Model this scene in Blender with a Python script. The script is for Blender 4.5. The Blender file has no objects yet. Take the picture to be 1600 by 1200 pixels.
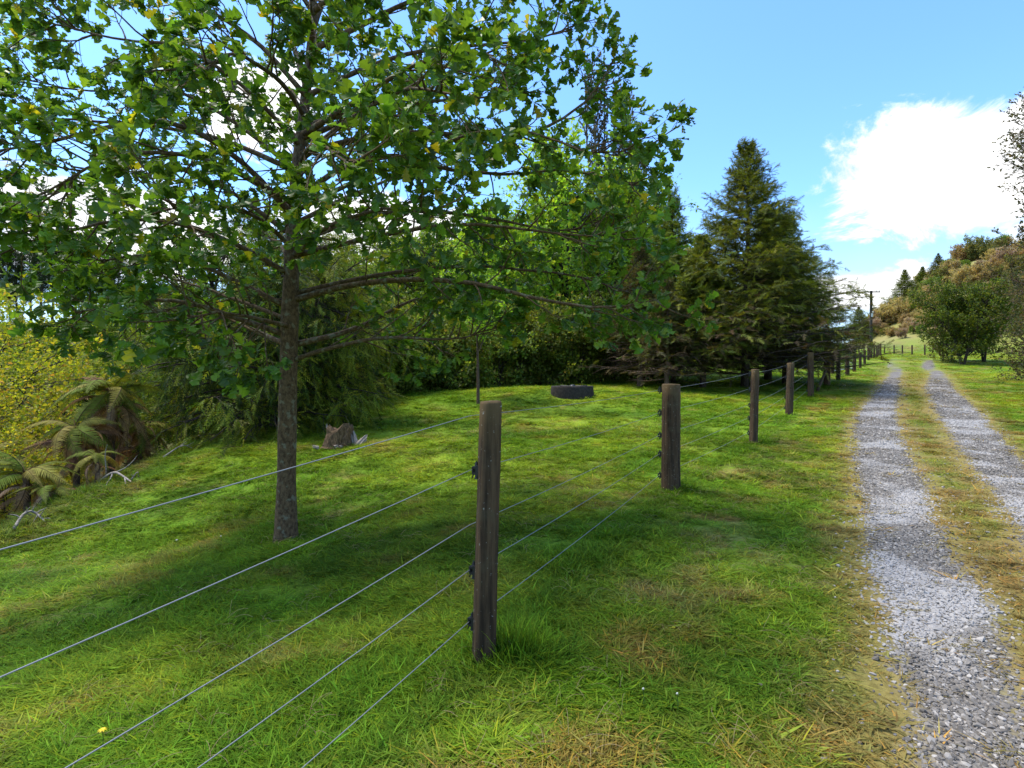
import bpy, math, random
import numpy as np
from mathutils import Vector, Matrix, Euler

random.seed(7)
scene = bpy.context.scene
COL = scene.collection
R_ = math.radians

# ------------------------------------------------------------------ camera
F = 850.0 / 1600.0            # focal length in picture widths
CAMZ = 1.35
cam = bpy.data.cameras.new('camera'); camo = bpy.data.objects.new('camera', cam); COL.objects.link(camo)
camo.location = (0, 0, CAMZ); camo.rotation_euler = (R_(90), 0, 0)
cam.sensor_width = 36.0; cam.lens = 36.0 * F; cam.shift_y = -10.0 / 1600.0
cam.clip_start = 0.05; cam.clip_end = 5000
scene.camera = camo

# ------------------------------------------------------------------ sun, sky
SUN_EL = R_(66)
SUN_DIR = Vector((-0.70, 0.22, 0)).normalized() * math.cos(SUN_EL) + Vector((0, 0, math.sin(SUN_EL)))
sun = bpy.data.lights.new('sun', 'SUN'); suno = bpy.data.objects.new('sun', sun); COL.objects.link(suno)
sun.energy = 1.9; sun.angle = R_(22); sun.color = (1.0, 0.93, 0.82)
suno.rotation_euler = (-SUN_DIR).to_track_quat('-Z', 'Y').to_euler()
suno.location = (-20, 10, 40)

vs = scene.view_settings
vs.view_transform = 'Standard'; vs.look = 'None'; vs.gamma = 1.0; vs.use_curve_mapping = False
vs.exposure = 1.70
scene.cycles.max_bounces = 6; scene.cycles.diffuse_bounces = 4; scene.cycles.glossy_bounces = 2; scene.cycles.transmission_bounces = 4

def nn(nt, t, **kw):
    n = nt.nodes.new(t)
    for k, v in kw.items():
        if k.startswith('i_'):
            n.inputs[int(k[2:])].default_value = v
        else:
            setattr(n, k, v)
    return n

def mth(nt, op, a, b=None, c=None, clamp=False):
    n = nt.nodes.new('ShaderNodeMath'); n.operation = op; n.use_clamp = clamp
    for i, v in enumerate((a, b, c)):
        if v is None: continue
        if isinstance(v, (int, float)): n.inputs[i].default_value = v
        else: nt.links.new(v, n.inputs[i])
    return n.outputs[0]

def mixc(nt, fac, a, b, blend='MIX'):
    n = nt.nodes.new('ShaderNodeMix'); n.data_type = 'RGBA'; n.blend_type = blend
    for s, v in ((n.inputs[0], fac), (n.inputs[6], a), (n.inputs[7], b)):
        if isinstance(v, (int, float)): s.default_value = v
        elif isinstance(v, tuple): s.default_value = (*v[:3], 1)
        else: nt.links.new(v, s)
    return n.outputs[2]

def smooth(nt, v, lo, hi):
    n = nt.nodes.new('ShaderNodeMapRange'); n.interpolation_type = 'SMOOTHSTEP'
    nt.links.new(v, n.inputs[0]); n.inputs[1].default_value = lo; n.inputs[2].default_value = hi
    return n.outputs[0]

world = bpy.data.worlds.new('World'); scene.world = world; world.use_nodes = True
def build_world():
    nt = world.node_tree; nt.nodes.clear()
    out = nn(nt, 'ShaderNodeOutputWorld'); bg = nn(nt, 'ShaderNodeBackground')
    SKY = 0.15
    bg.inputs[1].default_value = SKY
    sky = nn(nt, 'ShaderNodeTexSky'); sky.sky_type = 'NISHITA'; sky.sun_disc = False
    sky.sun_elevation = SUN_EL; sky.sun_rotation = math.atan2(SUN_DIR.x, SUN_DIR.y)
    sky.altitude = 100; sky.air_density = 1.0; sky.dust_density = 0.6; sky.ozone_density = 1.6
    tc = nn(nt, 'ShaderNodeTexCoord')
    sep = nn(nt, 'ShaderNodeSeparateXYZ'); nt.links.new(tc.outputs['Generated'], sep.inputs[0])
    az = mth(nt, 'ARCTAN2', sep.outputs[0], sep.outputs[1])
    el = mth(nt, 'ARCSINE', sep.outputs[2])
    comb = nn(nt, 'ShaderNodeCombineXYZ')
    nt.links.new(sep.outputs[0], comb.inputs[0]); nt.links.new(sep.outputs[1], comb.inputs[1])
    nt.links.new(mth(nt, 'MULTIPLY', sep.outputs[2], 1.9), comb.inputs[2])
    def noise(scale, detail=6, rough=0.55, dist=0.0):
        n = nn(nt, 'ShaderNodeTexNoise'); nt.links.new(comb.outputs[0], n.inputs['Vector'])
        n.inputs['Scale'].default_value = scale; n.inputs['Detail'].default_value = detail
        n.inputs['Roughness'].default_value = rough; n.inputs['Distortion'].default_value = dist
        return n.outputs[0]
    nf = noise(6.0, 10, 0.64, 0.5); nl = noise(2.3, 5, 0.5)
    # cumulus banks all round the sky: (azimuth, elevation, half sizes), in degrees
    clouds = [(36.0, 17.2, 9.0, 5.2), (42, 14.5, 9, 4.6), (30, 7.5, 12, 3.0), (46, 18.5, 5, 3.5), (-38, 13, 15, 6.5), (-24, 24, 9, 4),
              (-14, 14, 12, 5), (75, 20, 16, 6), (-80, 22, 18, 7), (115, 16, 17, 6), (-125, 18, 18, 7),
              (165, 22, 18, 6), (-165, 14, 14, 5), (60, 48, 12, 6), (-60, 50, 14, 7)]
    tot = None
    for a0, e0, ra, rb in clouds:
        dx = mth(nt, 'DIVIDE', mth(nt, 'SUBTRACT', az, R_(a0)), R_(ra))
        dy = mth(nt, 'DIVIDE', mth(nt, 'SUBTRACT', el, R_(e0)), R_(rb))
        r = mth(nt, 'SQRT', mth(nt, 'ADD', mth(nt, 'MULTIPLY', dx, dx), mth(nt, 'MULTIPLY', dy, dy)))
        v = mth(nt, 'SUBTRACT', 1.0, r)
        tot = v if tot is None else mth(nt, 'MAXIMUM', tot, v)
    dens = mth(nt, 'ADD', mth(nt, 'MAXIMUM', tot, -0.8), mth(nt, 'MULTIPLY', mth(nt, 'SUBTRACT', nf, 0.5), 2.6))
    cmask = smooth(nt, dens, 0.02, 0.40)
    # thin haze cloud that thickens towards the horizon
    hz = mth(nt, 'ADD', smooth(nt, el, R_(27), R_(1)), mth(nt, 'MULTIPLY', mth(nt, 'SUBTRACT', nl, 0.5), 1.1))
    hmask = mth(nt, 'MULTIPLY', smooth(nt, hz, 0.25, 1.2), 0.85)
    cwhite = mixc(nt, smooth(nt, nf, 0.32, 0.62), (1.9, 1.96, 2.05), (3.4, 3.4, 3.4))
    skyc = mixc(nt, 1.0, sky.outputs[0], (.46, .64, .84), 'MULTIPLY')
    c = mixc(nt, hmask, skyc, (1.6, 1.95, 2.25))
    c = mixc(nt, cmask, c, cwhite)
    nt.links.new(c, bg.inputs[0]); nt.links.new(bg.outputs[0], out.inputs[0])
build_world()

# ------------------------------------------------------------------ numeric helpers
def nrm(a):
    return a / np.maximum(np.linalg.norm(a, axis=-1, keepdims=True), 1e-9)

def vnoise(x, y, seed=0):
    xi = np.floor(x).astype(np.int64); yi = np.floor(y).astype(np.int64)
    fx = x - xi; fy = y - yi
    fx = fx * fx * (3 - 2 * fx); fy = fy * fy * (3 - 2 * fy)
    def h(a, b):
        n = (a * 374761393 + b * 668265263 + seed * 1442695041) & 0x7fffffff
        n = ((n ^ (n >> 13)) * 1274126177) & 0x7fffffff
        n = n ^ (n >> 16)
        return (n & 0xffff) / 65535.0
    return (h(xi, yi) * (1 - fx) + h(xi + 1, yi) * fx) * (1 - fy) + (h(xi, yi + 1) * (1 - fx) + h(xi + 1, yi + 1) * fx) * fy

def fbm(x, y, seed=0, oct=4):
    s = 0.0; a = 0.5; t = 0.0
    for i in range(oct):
        s = s + a * vnoise(x * 2 ** i + 17.3 * i, y * 2 ** i + 5.1 * i, seed + i); t += a; a *= 0.5
    return s / t

def sstep(v, a, b):
    t = np.clip((v - a) / (b - a), 0, 1); return t * t * (3 - 2 * t)

def lerp3(a, b, t):
    return np.asarray(a) * (1 - t[..., None]) + np.asarray(b) * t[..., None]

# ------------------------------------------------------------------ terrain
ZY = np.array([(-600, -6), (-30, -.9), (-4, -.1), (0, 0.0), (2.56, .035), (6, .08), (8.9, .28), (12.3, .49), (15.5, .82), (19.3, 1.1),
               (23, 1.27), (29, 1.62), (35, 2.1), (41, 2.76), (46, 2.98), (54, 3.45), (64, 4.05), (75, 4.7), (90, 6.2), (600, 8)])
KY = np.array([(-30, .10), (0, .12), (5.5, .12), (9, .035), (13, .02), (20, .01), (40, .0)])
EDGE = np.array([(-600, -5), (0, -5.0), (5.5, -5.2), (8.5, -5.5), (13, -4.6), (16, -3), (18, 0), (20, 3), (24, 5.5), (34, 9), (60, 15), (120, 22), (600, 30)])
def edge_x(y):
    return np.interp(y, EDGE[:, 0], EDGE[:, 1])
def edge_d(x, y):
    s = (edge_x(y + .6) - edge_x(y - .6)) / 1.2
    return (edge_x(y) - x) / np.sqrt(1 + s * s)
def smz(y):
    w = 0.6 + 0.04 * np.abs(y)
    return sum(np.interp(y + k * w, ZY[:, 0], ZY[:, 1]) for k in (-1, -.5, 0, .5, 1)) / 5
def H(x, y):
    x = np.asarray(x, float); y = np.asarray(y, float)
    z = smz(y)
    z = z - np.interp(y, KY[:, 0], KY[:, 1]) * np.clip(-0.0 - x, 0, 5.5)
    z = z + (fbm(x * .9, y * .9, 3, 3) - .5) * .10 * sstep(np.abs(x - 3.8 - .62 * (y - 6)), .9, 3.0)
    z = z + (fbm(x * 3.1, y * 3.1, 5, 2) - .5) * .035
    z = z + .24 * np.exp(-((x - .9) / 3.0) ** 2 - ((y - 15.2) / 2.2) ** 2)
    d = edge_d(x, y) + (fbm(x * .7, y * .7, 11, 3) - .5) * 1.0
    gul = sstep(d, 0.0, 4.5)
    z = z - gul * 2.3 - sstep(d, 4.5, 22) * 1.2 * (1 - sstep(y, 25, 60))
    # left-hand far hill that carries the pines
    z = z + sstep(y, 34, 85) * sstep(-x, -6, 40) * 6.5
    z = z + sstep(y, 90, 260) * 6 * sstep(-x, -70, 20)
    # scrub hill to the right
    hx = sstep(x + (y - 118) * -.62, 70, 106)
    z = z + sstep(y, 74, 126) * (hx * 20.5 + sstep(x, 45, 78) * 2.0)
    z = z + (fbm(x * .09, y * .09, 21, 3) - .5) * 4.5 * sstep(y, 80, 120)
    return z
def Hs(x, y):
    return float(H(np.array([x]), np.array([y]))[0])
def P(u, v, Y):
    """point at picture bearing (u, v) in 1600x1200 units and real distance Y"""
    return np.array([(u - 800) / 850 * Y, Y, CAMZ + (590 - v) / 850 * Y])
def G(u, v):
    ys = np.linspace(1.2, 90, 6000)
    xs = (u - 800) / 850 * ys; zs = CAMZ + (590 - v) / 850 * ys
    below = np.nonzero(zs <= H(xs, ys))[0]
    i = below[0] if len(below) else len(ys) - 1
    return xs[i], ys[i]

# wheel tracks: centre lines and half widths read off the lie of the land
LT = [(1442, 1200, 1628), (1415, 1100, 1595), (1405, 1050, 1570), (1395, 1000, 1552), (1385, 950, 1535), (1373, 900, 1505), (1365, 850, 1470),
      (1358, 800, 1445), (1350, 750, 1430), (1342, 700, 1405), (1342, 650, 1395), (1376, 608, 1402)]
RT = [(1620, 850, 1710), (1582, 800, 1662), (1545, 750, 1616), (1505, 700, 1572), (1472, 650, 1530), (1450, 608, 1486)]
def track(px, tail):
    pts = []
    for a, v, b in px:
        x0, y0 = G(a, v); x1, y1 = G(b, v); pts.append(((x0 + x1) / 2, (y0 + y1) / 2, max(.24, (x1 - x0) / 2)))
    pts.sort(key=lambda p: p[1])
    x0, y0, w0 = pts[0]; x1, y1, _ = pts[1]
    s = (x1 - x0) / (y1 - y0)
    pre = [(x0 + s * (yy - y0), yy, w0) for yy in (-14, -7, 0) if yy < y0 - .5]
    return np.array(pre + pts + tail)
TL = track(LT, [(20.45, 29.0, .34), (24.2, 34.5, .36), (28.5, 40.3, .36), (31.5, 44.5, .30), (33.5, 47.5, .12)])
TR = track(RT, [(21.9, 28.0, .36), (25.65, 33.5, .38), (29.95, 39.3, .38), (33.0, 43.5, .3), (35.0, 46.5, .12)])
def track_s(x, y):
    """signed distance into the gravel (positive inside)"""
    best = np.full(np.shape(x), -50.0)
    for T in (TL, TR):
        for i in range(len(T) - 1):
            ax, ay, aw = T[i]; bx, by, bw = T[i + 1]
            dx, dy = bx - ax, by - ay
            t = np.clip(((x - ax) * dx + (y - ay) * dy) / (dx * dx + dy * dy), 0, 1)
            d = np.hypot(x - ax - t * dx, y - ay - t * dy)
            best = np.maximum(best, aw + t * (bw - aw) - d)
    return best + (fbm(x * 2.6, y * 2.6, 31, 3) - .5) * .16 - .05
FPX = [(756, 627, 1025, 2.56), (1048, 600, 770, 6.0), (1177, 577, 692, 8.87), (1233, 567, 650, 12.3), (1267, 551, 617, 15.45), (1292, 545, 598, 19.0),
       (1310, 555, 599, 22.5), (1324, 561, 596, 26), (1335, 560, 591, 29.5), (1344, 556, 585, 33), (1351, 553, 580, 36.5), (1357, 550, 577, 40),
       (1361, 546, 569, 44), (1366, 541, 563, 48), (1370, 540, 561, 52), (1373, 539, 558, 56), (1376, 537, 554, 60)]
FENCE = np.array([((u - 800) / 850 * Y, Y) for u, a, b, Y in FPX])
FDIR = FENCE[1] - FENCE[0]
FBACK = FENCE[0] - FDIR                       # the post before the first one in view
def fence_x(y):
    ys = np.r_[-20, FBACK[1], FENCE[:, 1], 200]; xs = np.r_[FBACK[0] + (FBACK[1] + 20) * -.55, FBACK[0], FENCE[:, 0], FENCE[-1, 0] + 100]
    return np.interp(y, ys, xs)

GREEN = (.115, .215, .012); LIME = (.215, .300, .022); DEEP = (.050, .110, .008); TAN = (.34, .235, .085); BROWN = (.19, .13, .055); RUST = (.24, .15, .035)
def ground_col(x, y):
    n1 = fbm(x * .55, y * .55, 41, 4); n2 = fbm(x * 1.7, y * 1.7, 42, 4); n3 = fbm(x * .9 + 9, y * .9, 43, 4); n4 = fbm(x * 5, y * 5, 44, 3)
    c = lerp3(GREEN, LIME, sstep(n1 * .6 + n2 * .4, .36, .62))
    c = lerp3(c, DEEP, sstep(n3, .54, .72) * .75) if False else c * (1 - (sstep(n3, .50, .68) * .68)[..., None]) + np.array(DEEP) * (sstep(n3, .50, .68) * .68)[..., None]
    right = sstep(x - fence_x(y), -.1, .5)            # mown strip between fence and track
    dryL = sstep(n2 * .5 + n4 * .5, .56, .72) * .6
    dryR = sstep(n2 * .35 + n3 * .15 + n4 * .5, .45, .68) * .75
    dry = dryL * (1 - right) + dryR * right
    dc = lerp3(TAN, BROWN, sstep(fbm(x * 2.3, y * 2.3, 45, 3), .4, .62)); dc = dc + (np.array(RUST) - dc) * (sstep(fbm(x * 1.1, y * 1.1, 46, 2), .55, .7) * .7)[..., None]
    c = c + (dc - c) * dry[..., None]
    s = track_s(x, y)
    ed = sstep(s + (n4 - .5) * .25, -.50, -.06) * .85 * sstep(26 - y, -20, 10)
    tanc = lerp3((.30, .19, .075), (.22, .19, .05), n4)
    # crown between the wheel tracks
    mid = (s < 0) & (x > np.interp(y, TL[:, 1], TL[:, 0])) & (x < np.interp(y, TR[:, 1], TR[:, 0]))
    midc = lerp3((.14, .19, .025), (.22, .15, .055), sstep(n2 * .5 + n4 * .5, .38, .6))
    c = np.where(mid[..., None], c + (midc - c) * (.8 * sstep(30 - y, -15, 20))[..., None], c)
    c = c + (tanc - c) * ed[..., None]
    # leaf litter and bare bank beyond the paddock edge
    d = edge_d(x, y)
    b = sstep(d, -.1, 1.2) * (1 - sstep(y, 30, 60))
    lit = lerp3((.10, .075, .032), (.07, .10, .02), n2)
    c = c + (lit - c) * b[..., None]
    hillm = sstep(y, 76, 95) * .8
    c = c + (lerp3((.36, .28, .13), (.22, .22, .06), n1) - c) * hillm[..., None]
    return np.clip(c, 0.004, 1)

# ------------------------------------------------------------------ mesh helpers
def mesh_np(name, V, faces, mats, col=None, smooth_=True, attrs=None):
    me = bpy.data.meshes.new(name)
    V = np.asarray(V, np.float32)
    loops = []; starts = []; tot = 0; sizes = []
    for f in faces:
        f = np.asarray(f, np.int32)
        if f.size == 0: continue
        n, k = f.shape
        loops.append(f.ravel()); sizes.append(np.full(n, k, np.int32))
    L = np.concatenate(loops); S = np.concatenate(sizes); st = np.r_[0, np.cumsum(S)[:-1]].astype(np.int32)
    me.vertices.add(len(V)); me.vertices.foreach_set('co', V.ravel())
    me.loops.add(len(L)); me.loops.foreach_set('vertex_index', L)
    me.polygons.add(len(S)); me.polygons.foreach_set('loop_start', st); me.polygons.foreach_set('loop_total', S)
    me.polygons.foreach_set('use_smooth', np.full(len(S), smooth_, bool))
    if col is not None:
        a = me.attributes.new('Col', 'FLOAT_COLOR', 'POINT')
        c4 = np.ones((len(V), 4), np.float32); c4[:, :3] = col; a.data.foreach_set('color', c4.ravel())
    for k, v in (attrs or {}).items():
        a = me.attributes.new(k, 'FLOAT', 'POINT'); a.data.foreach_set('value', np.asarray(v, np.float32))
    me.update(calc_edges=True); me.validate()
    for m in (mats if isinstance(mats, (list, tuple)) else [mats]): me.materials.append(m)
    return me

def obj(name, me, parent=None, loc=(0, 0, 0), rot=(0, 0, 0), scl=None):
    o = bpy.data.objects.new(name, me); COL.objects.link(o)
    o.location = loc; o.rotation_euler = rot
    if scl is not None: o.scale = scl if hasattr(scl, '__len__') else (scl,) * 3
    if parent: o.parent = parent
    return o
def tag(o, label, cat, group=None, kind=None):
    if label: o['label'] = label
    if cat: o['category'] = cat
    if group: o['group'] = group
    if kind: o['kind'] = kind
    return o
def thing(name, label, cat, loc=(0, 0, 0), rz=0, scl=None, group=None):
    o = obj(name, None, None, loc, (0, 0, rz), scl); o.empty_display_size = .2
    return tag(o, label, cat, group)

def tubes(Pp, Rr, sides=6, off=0, cap=True):
    """N polylines (N,m,3) with radii (N,m) -> verts, quads, caps"""
    Pp = np.asarray(Pp, float); N, m, _ = Pp.shape
    Rr = np.broadcast_to(np.asarray(Rr, float), (N, m))
    T = nrm(np.gradient(Pp, axis=1))
    main = nrm(Pp[:, -1] - Pp[:, 0])
    ref = np.where((np.abs(main[:, 2]) > .8)[:, None], np.array([1., 0, 0]), np.array([0, 0, 1.]))[:, None, :]
    A = nrm(np.cross(T, np.broadcast_to(ref, T.shape))); B = np.cross(T, A)
    th = np.arange(sides) / sides * 2 * np.pi
    V = Pp[:, :, None, :] + Rr[:, :, None, None] * (A[:, :, None, :] * np.cos(th)[:, None] + B[:, :, None, :] * np.sin(th)[:, None])
    idx = np.arange(N * m * sides).reshape(N, m, sides)
    q = np.stack([idx[:, :-1], np.roll(idx, -1, 2)[:, :-1], np.roll(idx, -1, 2)[:, 1:], idx[:, 1:]], -1).reshape(-1, 4)
    out = [q[:, ::-1] + off]
    if cap:
        out.append(idx[:, -1][:, ::-1].reshape(N, sides)[:, ::-1] + off)
        out.append(idx[:, 0].reshape(N, sides) + off)
    return V.reshape(-1, 3), out

def tube_mesh(name, groups, mat):
    Vs = []; Fs = []; off = 0
    for Pp, Rr, s in groups:
        if len(Pp) == 0: continue
        v, f = tubes(Pp, Rr, s, off); Vs.append(v); Fs += f; off += len(v)
    return mesh_np(name, np.concatenate(Vs), Fs, mat)

def leaf_cloud(name, pos, axis, normal, scale, tmpl, cols, mat, jit=None):
    tv, tf = tmpl
    pos = np.asarray(pos); y = nrm(axis); x = nrm(np.cross(y, normal)); z = np.cross(x, y)
    s = np.asarray(scale)[:, None, None]
    V = pos[:, None, :] + s * (tv[None, :, 0:1] * x[:, None, :] + tv[None, :, 1:2] * y[:, None, :] + tv[None, :, 2:3] * z[:, None, :])
    n, k = V.shape[:2]
    Fs = []
    for f in tf:
        f = np.asarray(f); Fs.append((f[None] + (np.arange(n) * k)[:, None, None]).reshape(-1, f.shape[1]))
    c = np.repeat(np.asarray(cols), k, 0)
    return mesh_np(name, V.reshape(-1, 3), Fs, mat, c, False)

# leaf templates: x across, y along, z out of the face
def t_leaf(w=.32, fold=.12):
    v = np.array([(0, 0, 0), (-w, .42, fold), (0, .5, 0), (w, .42, fold), (0, 1, -.08)], float)
    return v, [np.array([(0, 2, 1), (0, 3, 2), (1, 2, 4), (2, 3, 4)])]
def t_oak(seed=0):
    rg = np.random.default_rng(seed)
    ts = np.array([0, .14, .28, .40, .55, .67, .85, 1.0]); w = np.array([.012, .04, .20, .11, .30, .16, .32, .07])
    sh = np.array([0, 0, .05, -.01, .07, -.01, .06, 0])
    w = w * (1 + .12 * rg.standard_normal(8)); V = []
    for i in range(8):
        droop = -.22 * ts[i] ** 2 + .02 * rg.standard_normal()
        V += [(-w[i], ts[i] + sh[i], droop + .22 * w[i] + .03 * rg.standard_normal()), (0, ts[i], droop), (w[i], ts[i] + sh[i], droop + .22 * w[i] + .03 * rg.standard_normal())]
    Fq = []
    for i in range(7):
        a = i * 3; Fq += [(a, a + 1, a + 4, a + 3), (a + 1, a + 2, a + 5, a + 4)]
    return np.array(V), [np.array(Fq)]
def t_spray(n=7, l=.30, w=.045, droop=0.0, ang=50, seed=0):
    """flat twig with narrow needles on both sides (unit length)"""
    rg = np.random.default_rng(seed); V = []; Ft = []
    for i in range(n):
        t = (i + .3) / n
        for sd in (-1, 1):
            a = R_(ang + rg.uniform(-12, 12)); ll = l * (1 - .55 * t) * rg.uniform(.8, 1.2)
            b = len(V)
            dz = rg.uniform(-.08, .10)
            V += [(0, t - w * .9, -droop * t * t), (0, t + w * .9, -droop * t * t), (sd * math.sin(a) * ll, t + math.cos(a) * ll, dz - droop * (t + .2) ** 2)]
            Ft.append((b, b + 1, b + 2))
    b = len(V); V += [(-w * .5, .75, -droop * .55), (w * .5, .75, -droop * .55), (0, 1.08, -droop * 1.1)]; Ft.append((b, b + 1, b + 2))
    return np.array(V), [np.array(Ft)]

def child(Pp, n, t0, t1, ang, length, up, wig, rng, m=6, taper=.55, lenf=None, angv=12):
    """spawn n children on each parent polyline; returns polylines (N*n,m,3), parent t"""
    N, M, _ = Pp.shape
    t = t0 + (t1 - t0) * ((np.arange(n)[None] + rng.uniform(0, 1, (N, n))) / n)
    f = t * (M - 1); i = np.clip(f.astype(int), 0, M - 2); fr = (f - i)[..., None]
    rows = np.arange(N)[:, None]
    A = Pp[rows, i]; B = Pp[rows, i + 1]
    pos = (A + (B - A) * fr).reshape(-1, 3); tan = nrm(B - A).reshape(-1, 3)
    K = N * n
    rnd = rng.standard_normal((K, 3)); perp = nrm(rnd - (rnd * tan).sum(1, keepdims=True) * tan)
    a = np.radians(ang + angv * rng.standard_normal(K))[:, None]
    d = nrm(np.cos(a) * tan + np.sin(a) * perp)
    L = length * (1 - taper * t.reshape(-1)) * rng.uniform(.65, 1.2, K)
    if lenf is not None: L = L * lenf(pos, d)
    out = np.zeros((K, m, 3)); out[:, 0] = pos; cur = d
    for k in range(1, m):
        cur = nrm(cur + np.array([0, 0, up]) + wig * rng.standard_normal((K, 3)))
        out[:, k] = out[:, k - 1] + cur * (L / (m - 1))[:, None]
    return out, t.reshape(-1)

def along(Pp, k, t0, t1, rng):
    N, M, _ = Pp.shape
    t = rng.uniform(t0, t1, (N, k)); f = t * (M - 1); i = np.clip(f.astype(int), 0, M - 2); fr = (f - i)[..., None]
    rows = np.arange(N)[:, None]; A = Pp[rows, i]; B = Pp[rows, i + 1]
    return (A + (B - A) * fr).reshape(-1, 3), nrm(B - A).reshape(-1, 3)

def resample(pts, m=14, smoothn=2):
    p = np.asarray(pts, float)
    for _ in range(smoothn):
        q = np.empty((2 * len(p) - 2 + 2, 3)); q[0] = p[0]; q[-1] = p[-1]
        q[1:-1:2] = p[:-1] * .75 + p[1:] * .25; q[2:-1:2] = p[:-1] * .25 + p[1:] * .75
        p = q
    d = np.r_[0, np.cumsum(np.linalg.norm(np.diff(p, axis=0), axis=1))]
    s = np.linspace(0, d[-1], m)
    return np.stack([np.interp(s, d, p[:, k]) for k in range(3)], 1)

def pal(rng, n, cols, wts, var=.18):
    c = np.array(cols)[rng.choice(len(cols), n, p=np.resize(np.array(wts, float), len(cols)) / np.resize(np.array(wts, float), len(cols)).sum())]
    return np.clip(c * (1 + var * rng.standard_normal((n, 1))) * (1 + .06 * rng.standard_normal((n, 3))), .003, .9)

# ------------------------------------------------------------------ materials
def mat_new(name):
    m = bpy.data.materials.new(name); m.use_nodes = True; nt = m.node_tree; nt.nodes.clear()
    out = nn(nt, 'ShaderNodeOutputMaterial'); return m, nt, out
def attr(nt, name, typ='GEOMETRY'):
    a = nn(nt, 'ShaderNodeAttribute'); a.attribute_name = name; a.attribute_type = typ; return a
def mat_leaf(name, trans=.4, rough=.5, spec=.35, vary=.15, tint=None, inst=False):
    m, nt, out = mat_new(name)
    c = attr(nt, 'Col').outputs[0]
    if inst: c = mixc(nt, 1.0, c, attr(nt, 'tint', 'INSTANCER').outputs[0], 'MULTIPLY')
    oi = nn(nt, 'ShaderNodeObjectInfo')
    hs = nn(nt, 'ShaderNodeHueSaturation'); nt.links.new(c, hs.inputs['Color'])
    if not inst:
        nt.links.new(mth(nt, 'ADD', mth(nt, 'MULTIPLY', mth(nt, 'SUBTRACT', oi.outputs['Random'], .5), .03), .5), hs.inputs['Hue'])
        nt.links.new(mth(nt, 'ADD', mth(nt, 'MULTIPLY', mth(nt, 'SUBTRACT', oi.outputs['Random'], .5), vary * 2), 1), hs.inputs['Value'])
    c = hs.outputs[0]
    p = nn(nt, 'ShaderNodeBsdfPrincipled'); nt.links.new(c, p.inputs['Base Color'])
    p.inputs['Roughness'].default_value = rough; p.inputs['Specular IOR Level'].default_value = spec
    t = nn(nt, 'ShaderNodeBsdfTranslucent')
    nt.links.new(mixc(nt, 1.0, c, (1.25, 1.15, .55), 'MULTIPLY'), t.inputs[0])
    ms = nn(nt, 'ShaderNodeMixShader'); ms.inputs[0].default_value = trans
    nt.links.new(p.outputs[0], ms.inputs[1]); nt.links.new(t.outputs[0], ms.inputs[2]); nt.links.new(ms.outputs[0], out.inputs[0])
    return m
def mat_bark(name, c1, c2, scale=(9, 9, 2.5), bump=.5, lich=None):
    m, nt, out = mat_new(name)
    tc = nn(nt, 'ShaderNodeTexCoord'); mp = nn(nt, 'ShaderNodeMapping'); mp.inputs['Scale'].default_value = scale
    nt.links.new(tc.outputs['Object'], mp.inputs[0])
    n = nn(nt, 'ShaderNodeTexNoise'); n.inputs['Scale'].default_value = 3.0; n.inputs['Detail'].default_value = 8; n.inputs['Roughness'].default_value = .65
    nt.links.new(mp.outputs[0], n.inputs['Vector'])
    c = mixc(nt, smooth(nt, n.outputs[0], .35, .65), c1, c2)
    if lich:
        n2 = nn(nt, 'ShaderNodeTexNoise'); n2.inputs['Scale'].default_value = 14; n2.inputs['Detail'].default_value = 5; nt.links.new(tc.outputs['Object'], n2.inputs['Vector'])
        c = mixc(nt, smooth(nt, n2.outputs[0], .56, .66), c, lich)
    p = nn(nt, 'ShaderNodeBsdfPrincipled'); nt.links.new(c, p.inputs['Base Color']); p.inputs['Roughness'].default_value = .85; p.inputs['Specular IOR Level'].default_value = .2
    b = nn(nt, 'ShaderNodeBump'); b.inputs['Strength'].default_value = bump; b.inputs['Distance'].default_value = .02
    nt.links.new(n.outputs[0], b.inputs['Height']); nt.links.new(b.outputs[0], p.inputs['Normal'])
    nt.links.new(p.outputs[0], out.inputs[0]); return m
def mat_plain(name, col, rough=.6, metal=0, noise=0, spec=.4):
    m, nt, out = mat_new(name)
    p = nn(nt, 'ShaderNodeBsdfPrincipled'); p.inputs['Base Color'].default_value = (*col, 1); p.inputs['Roughness'].default_value = rough
    p.inputs['Metallic'].default_value = metal; p.inputs['Specular IOR Level'].default_value = spec
    if noise:
        tc = nn(nt, 'ShaderNodeTexCoord'); n = nn(nt, 'ShaderNodeTexNoise'); n.inputs['Scale'].default_value = 18; n.inputs['Detail'].default_value = 6
        nt.links.new(tc.outputs['Object'], n.inputs['Vector'])
        c = mixc(nt, smooth(nt, n.outputs[0], .35, .68), tuple(v * (1 - noise) for v in col), tuple(min(1, v * (1 + noise)) for v in col))
        nt.links.new(c, p.inputs['Base Color'])
        b = nn(nt, 'ShaderNodeBump'); b.inputs['Strength'].default_value = .3; b.inputs['Distance'].default_value = .01
        nt.links.new(n.outputs[0], b.inputs['Height']); nt.links.new(b.outputs[0], p.inputs['Normal'])
    nt.links.new(p.outputs[0], out.inputs[0]); return m

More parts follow.
